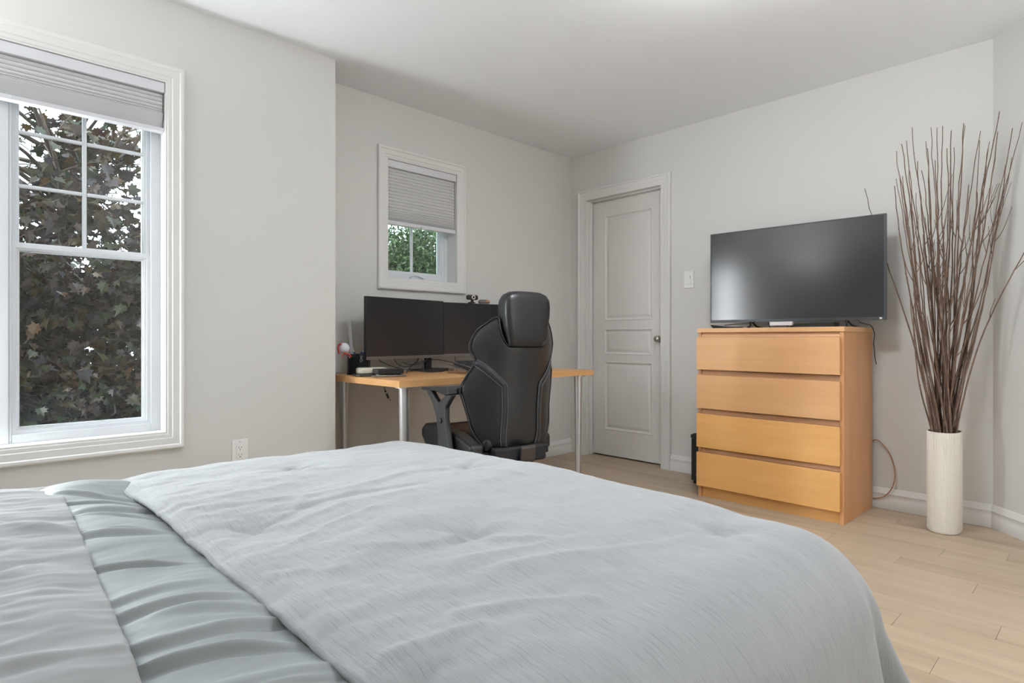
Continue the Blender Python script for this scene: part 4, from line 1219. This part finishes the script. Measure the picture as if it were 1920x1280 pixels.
# ---------------------------------------------------------------- vase with bare branches
VX, VY = -.632, 3.572
va, vb, vh = .069, .098, .489
va_o = empty('vase', (VX, VY, 0), 0, 'tall oval off white ribbed vase standing on the floor in the corner', 'vase')
NV = 72
def vring(sc, z, rib=.0012):
    out = []
    for i in range(NV * 2):
        a = math.pi * i / NV; c, s_ = math.cos(a), math.sin(a)
        k = 1 + (rib * (1 if i % 2 else -1)) / .08
        out.append((math.copysign(abs(c) ** .9, c) * va * sc * k, math.copysign(abs(s_) ** .9, s_) * vb * sc * k, z))
    return out
prof = [(.0, .001), (.93, .001), (.985, .006), (1.0, .014), (1.0, vh - .006), (.985, vh), (.93, vh), (.915, vh - .006), (.90, .05), (.0, .05)]
mb = MB(); vs = []; fs = []
for k_, (s_, z_) in enumerate(prof): vs += vring(max(s_, .001), z_, .0012 if 2 < k_ < 6 else 0)
m2 = NV * 2
for j in range(len(prof) - 1):
    for i in range(m2): fs.append((j * m2 + i, j * m2 + (i + 1) % m2, (j + 1) * m2 + (i + 1) % m2, (j + 1) * m2 + i))
mb.add(vs, fs); mb.build('vase_body', M['vase'], va_o, autos=50)

random.seed(21)
Rv = Vector((.6947, .7193, 0)); Fv = Vector((-.7193, .6947, 0))
def clampw(p):
    d = (p.x - CX) * .7071 + (p.y - CY) * .7071
    if d > -.02: p = p - Vector((.7071, .7071, 0)) * (d + .02)
    if p.y > YF - .02: p.y = YF - .02
    return p
TVcl = lambda p: p
def branch(lat, dep, h, label=None, thick=None, base=None, twigs=None, bow=0.0):
    bx, by = base if base else (random.uniform(-.042, .042), random.uniform(-.062, .062))
    b0 = Vector((VX + bx * .7, VY + by * .6, .055))
    rimp = Vector((VX + bx + .012 * lat, VY + by, vh))
    top = Vector((VX, VY, 0)) + Rv * lat + Fv * dep; top.z = h
    n = 22; pts = []; rs = []
    r0 = thick or random.uniform(.0042, .0062)
    ph1, ph2 = random.uniform(0, 6), random.uniform(0, 6)
    for i in range(n + 1):
        t = i / n; z = vh + (h - vh) * t
        e = t ** (1.15)
        p = rimp + (top - rimp) * e; p.z = z
        sidew = math.sin(math.pi * t)
        p += Rv * (bow * sidew + .012 * sidew * math.sin(ph1 + 5 * t) + random.uniform(-.0035, .0035) * t) + Fv * (.010 * sidew * math.sin(ph2 + 4 * t) + random.uniform(-.003, .003) * t)
        p = clampw(p); pts.append(p); rs.append(r0 * (1 - .68 * t ** .9))
    pts = [b0] + pts; rs = [r0] + rs
    o = MB(); o0 = Vector((VX, VY, .055))
    o.tube([p - o0 for p in pts], rs, 6)
    nt_ = random.choice((0, 1, 1, 2, 2)) if twigs is None else twigs
    for k in range(nt_):
        i = random.randint(9, 18); p = pts[i]; d = (pts[i + 1] - pts[i - 1]).normalized()
        sgn = random.choice((-1, 1)); ln = random.uniform(.10, .26)
        q = [p, p + (d * .8 + Rv * sgn * .35 + Fv * random.uniform(-.2, .1)) * ln * .4, p + (d * .95 + Rv * sgn * .27 + Fv * random.uniform(-.2, .05)) * ln * 1.0]
        q = [clampw(x_.copy()) for x_ in crom(q, 4)]
        o.tube([x_ - o0 for x_ in q], [rs[i] * .75 * (1 - .5 * j / (len(q) - 1)) for j in range(len(q))], 5)
    for i in range(5, 22, 2):    # buds
        if random.random() < .6:
            p = pts[i] - o0; a = random.uniform(0, 6.28); v = Rv * math.cos(a) + Fv * math.sin(a)
            o.tube([p, p + v * rs[i] * 1.9 + Vector((0, 0, .006))], [rs[i] * .8, rs[i] * .3], 4)
    ob = o.build('branch', M['bark'], None, smooth=True); ob.location = o0
    tag(ob, label or 'bare brown branch among the bundle standing in the tall vase', 'branch', 'bare branches in the tall vase')
    return ob
# (lateral, depth, height) of the tips
specs = [(-.285, -.10, 1.72), (-.25, -.02, 1.86), (-.24, .0, 1.73), (-.235, .02, 1.70), (-.22, -.05, 1.90), (-.19, .03, 1.75), (-.185, -.03, 1.60), (-.17, .06, 1.92), (-.145, .0, 1.66), (-.13, .05, 2.00),
         (-.11, -.06, 1.96), (-.105, .10, 1.80), (-.085, .0, 1.88), (-.08, .08, 1.84), (-.06, -.03, 1.97), (-.055, .05, 1.93), (-.04, .1, 1.80), (-.03, -.06, 1.86), (-.02, .03, 1.62), (.0, .06, 1.84), (.02, -.02, 1.96),
         (.035, .06, 2.01), (.05, -.06, 1.98), (.06, .04, 1.75), (.075, -.03, 1.98), (.085, .05, 1.90), (.095, -.1, 1.93), (.115, .0, 1.70), (.125, -.06, 1.90), (.14, -.1, 1.88), (.15, -.02, 1.66), (.165, -.12, 1.92), (.175, -.05, 1.86),
         (.19, -.13, 1.76), (.205, -.08, 2.03), (.22, -.14, 1.93), (.235, -.12, 1.80), (.25, -.16, 1.95), (.21, -.1, 1.62), (-.10, -.05, 1.45), (.05, -.08, 1.35), (-.05, -.08, 1.30), (.10, -.10, 1.50), (-.02, -.02, 1.50), (-.15, -.06, 1.40), (.02, .04, 1.42), (.13, -.04, 1.36), (-.07, .04, 1.55)]
for i, (a, b, h_) in enumerate(specs): branch(a, b, h_, bow=.02 * math.copysign(1, a) if abs(a) > .1 else 0)
branch(.37, -.26, 1.70, 'bare brown branch leaning furthest right with a forked tip', .0046, (.045, -.01), 2, bow=-.03)
branch(-.17, .38, 1.777, 'bare brown branch leaning furthest left, its tip rising behind the television', .0050, (-.048, .03), 0, bow=-.01)
branch(-.27, -.12, 1.30, 'bare brown branch bending left close to the television edge', .0042, (-.05, 0), 0, bow=-.03)
branch(-.22, -.1, 1.26, 'short bare branch leaning left between television and bundle', .0035, (-.05, .03), 1, bow=-.02)

# ---------------------------------------------------------------- wall fittings
ou = empty('wall_outlet', (XL, 1.046, .402), 0, 'white wall outlet low on the wall right of the big window', 'outlet')
mb = MB(); mb.box((0.0004, -.037, -.058), (.005, .037, .058)); mb.build('cover_plate', M['plastic_white'], ou, bevel=.0025)
mb = MB(); mb.box((.005, -.0165, -.034), (.0075, .0165, .034)); mb.build('receptacle', M['plastic_white'], ou, bevel=.001)
mb = MB()
for zz in (.016, -.018):
    mb.cbox((.0077, -.006, zz + .004), (.001, .0016, .008)); mb.cbox((.0077, .006, zz + .004), (.001, .0016, .007)); mb.cbox((.0077, 0, zz - .006), (.001, .004, .004))
for zz in (.047, -.047): mb.cbox((.0053, 0, zz), (.001, .003, .003))
mb.build('slots', M['dark_slot'], ou)
sw = empty('light_switch', (-2.142, YF, 1.356), 0, 'white dimmer light switch between the door and the television', 'switch')
mb = MB(); mb.box((-.037, -.0055, -.060), (.037, -.0004, .060)); mb.build('cover_plate', M['plastic_white'], sw, bevel=.0025)
mb = MB(); mb.box((-.0165, -.0095, -.034), (.0165, -.0056, .034)); mb.build('paddle', M['plastic_white'], sw, bevel=.002)
mb = MB(); mb.cbox((.011, -.0098, .016), (.002, .001, .022)); mb.build('dimmer_slot', M['dark_slot'], sw)
pc = empty('reflection_stand_in', (-1.72, YREAR, 1.7), 0, 'added dark framed canvas behind the bed, meant for the television reflection', 'stand_in')  # added out of view as a dark shape for the television to reflect
mb = MB(); mb.box((-.26, .001, -.34), (.26, .03, .34)); mb.build('frame', M['black_matte'], pc, bevel=.003)
mb = MB(); mb.box((-.235, .0301, -.315), (.235, .033, .315)); mb.build('canvas', M['reflection_dark'], pc)

# ---------------------------------------------------------------- outside
mb = MB(); mb.box((-40, -30, -.62), (XOUT - .4, 40, -.6)); lw = mb.build('lawn', M['lawn']); lw['kind'] = 'structure'

MAPLE = [(0, 0), (.10, .10), (.36, .02), (.30, .20), (.50, .36), (.32, .42), (.36, .62), (.16, .56), (.0, .95), (-.16, .56), (-.36, .62), (-.32, .42), (-.50, .36), (-.30, .20), (-.36, .02), (-.10, .10)]
def leaf_shape(s, fold=.25):
    vs = [(x * s, (y - .1) * s, abs(x) * s * fold - .12 * s * y * y) for x, y in MAPLE]
    ctr = (0, .30 * s, -.02 * s)
    return vs + [ctr], [(i, (i + 1) % 16, 16) for i in range(16)]
OVAL = [(0, 0), (.22, .25), (.26, .5), (.14, .8), (0, 1), (-.14, .8), (-.26, .5), (-.22, .25)]
def leaves_mesh(name, placements, shape, m):
    import numpy as np
    n = len(placements)
    bv = np.array(shape[0], dtype=np.float32); bf = shape[1]
    k = len(bv)
    vs = np.zeros((n * k, 3), dtype=np.float32); tone = np.zeros(n * k, dtype=np.float32)
    for i, (p, q, s, t) in enumerate(placements):
        Mx = np.array((q.to_matrix() * s)[:], dtype=np.float32)
        vs[i * k:(i + 1) * k] = bv @ Mx.T + np.array(p, dtype=np.float32)
        tone[i * k:(i + 1) * k] = t
    bf = np.array(bf); fs = (bf[None] + (np.arange(n) * k)[:, None, None]).reshape(-1, bf.shape[1])
    me = bpy.data.meshes.new(name); me.from_pydata(vs.tolist(), [], fs.tolist())
    at = me.attributes.new('tone', 'FLOAT', 'POINT'); at.data.foreach_set('value', tone)
    me.materials.append(m)
    return me

# purple maple by the large window
from mathutils import Euler, Quaternion
mt = empty('maple_tree', (-6.2, .75, -.6), 0, 'dark purple leaved maple filling the view outside the large window', 'tree')
random.seed(5)
mo = Vector((-6.2, .75, -.6))
mb = MB(); mb.tube([p - mo for p in crom([(-6.2, .75, -.6), (-6.15, .78, .3), (-6.2, .72, 1.2), (-6.1, .8, 2.2), (-6.15, .75, 3.2)], 6)], [.11 - .0033 * i for i in range(25)], 10)
mb.build('trunk', M['twig'], mt, smooth=True)
mb = MB(); tips = []
for k in range(64):
    z = random.uniform(-.3, 2.6); a = random.uniform(0, 6.28)
    b0 = Vector((-6.15, .76, z)); ln = random.uniform(.8, 2.0)
    if k % 2: a = random.uniform(-1.3, 1.3)
    d = Vector((math.cos(a), math.sin(a), random.uniform(.05, .7)))
    p1 = b0 + d * ln * .5 + Vector((0, 0, random.uniform(-.05, .1))); p2 = b0 + d * ln
    if p2.x > -4.85: p2.x = -4.85
    path = crom([b0, p1, p2], 5); mb.tube([p - mo for p in path], [.022 - .017 * i / (len(path) - 1) for i in range(len(path))], 6)
    tips += path[3:]
    for j in range(3):
        s_ = random.choice(path[3:]); e = s_ + Vector((random.uniform(-.3, .3), random.uniform(-.35, .35), random.uniform(-.1, .35)))
        if e.x > -4.8: e.x = -4.8
        mb.tube([s_ - mo, (s_ + e) / 2 + Vector((0, 0, .02)) - mo, e - mo], [.006, .0045, .003], 5); tips += [s_, (s_ + e) / 2, e]
br = mb.build('branches', M['twig'], mt, smooth=True)
pl = []
def leaf_q():
    # hang outward: blade faces roughly up and towards the light, tip down
    yaw = random.uniform(0, 6.28)
    return Euler((random.gauss(R(-35), R(28)), random.gauss(0, R(25)), yaw)).to_quaternion()
N = 30000
while len(pl) < N:
    if random.random() < .55:
        c = random.choice(tips); p = c + Vector((random.gauss(0, .13), random.gauss(0, .16), random.gauss(0, .12)))
    else:
        p = Vector((random.uniform(-8.0, -4.8), random.uniform(-1.6, 3.0), random.uniform(-.5, 3.3)))
    if p.x > -4.75 or p.y > 2.3: continue
    dens = 1.0
    if p.z > 1.25: dens = max(.0, 1 - (p.z - 1.25) / 1.75)
    # clumps with gaps that let the bright sky through
    g = fbm(p.x * 1.7, p.y * 1.7, p.z * 1.7, 2)
    thr = -.55 + (.75 * sstep(.9, 2.5, p.z))
    if g < thr or random.random() > dens: continue
    pl.append((p, leaf_q(), random.uniform(.055, .125), random.random()))
# the largest leaves in view are single objects, the rest one mass
def inview(p):
    u = p.y / -p.x if p.x < 0 else 9
    return .085 < u < .225
order = sorted(range(len(pl)), key=lambda i: (0 if inview(pl[i][0]) else 1, -pl[i][0].x))
single = set(order[:300])
lsh = leaf_shape(1.0)
lm = leaves_mesh('leaf', [(Vector((0, 0, 0)), Quaternion(), 1, .0)], lsh, M['maple_leaf'])
for i in single:
    p, q, s, t = pl[i]
    o = bpy.data.objects.new('leaf', lm); COL.objects.link(o); o.parent = mt
    o.location = p - mo; o.rotation_mode = 'QUATERNION'; o.rotation_quaternion = q; o.scale = (s, s, s)
me = leaves_mesh('foliage', [(p - mo, q, s, t) for i, (p, q, s, t) in enumerate(pl) if i not in single], lsh, M['maple_leaf'])
o = bpy.data.objects.new('foliage', me); COL.objects.link(o); o.parent = mt; o['kind'] = 'stuff'

# green tree beyond the small window
go = Vector((-7.6, 5.20, -.6))
gt = empty('green_tree', go, 0, 'bright green leafy tree seen through the small window above the desk', 'tree')
mb = MB(); mb.tube([(0, 0, 0), (.03, .02, 1.0), (.0, .05, 2.0), (.02, 0, 2.9)], [.10, .08, .05, .02], 10)
mb.build('trunk', M['twig'], gt, smooth=True)
mb = MB(); gtips = []
for k in range(46):
    z = random.uniform(1.1, 2.95); a = random.uniform(0, 6.28); d = Vector((math.cos(a), math.sin(a), random.uniform(.2, .9))).normalized(); ln = random.uniform(.4, .85)
    path = [Vector((0, .03, z)), Vector((0, .03, z)) + d * ln * .5 + Vector((0, 0, .04)), Vector((0, .03, z)) + d * ln]
    mb.tube(path, [.014, .009, .003], 5); gtips += path[1:]
mb.build('branches', M['twig'], gt, smooth=True)
gp = []
while len(gp) < 24000:
    if random.random() < .5: p = random.choice(gtips) + Vector((random.gauss(0, .12), random.gauss(0, .12), random.gauss(0, .12)))
    else:
        v = Vector((random.gauss(0, 1), random.gauss(0, 1), random.gauss(0, 1))).normalized() * random.random() ** .4
        p = Vector((v.x * .95, v.y * 1.15, 2.25 + v.z * 1.05))
    if fbm(p.x * 2.6, p.y * 2.6, p.z * 2.6, 2) < -.42: continue
    if p.z > 3.15 and random.random() < .5: continue
    if p.y < -.55 and p.z > 2.7 and random.random() < .6: continue
    gp.append((p, leaf_q(), random.uniform(.045, .085), random.random()))
osh = ([(x, y, abs(x) * .4) for x, y in OVAL] + [(0, .5, 0)], [(i, (i + 1) % 8, 8) for i in range(8)])
me = leaves_mesh('foliage', gp, osh, M['green_leaf'])
o = bpy.data.objects.new('foliage', me); COL.objects.link(o); o.parent = gt; o['kind'] = 'stuff'
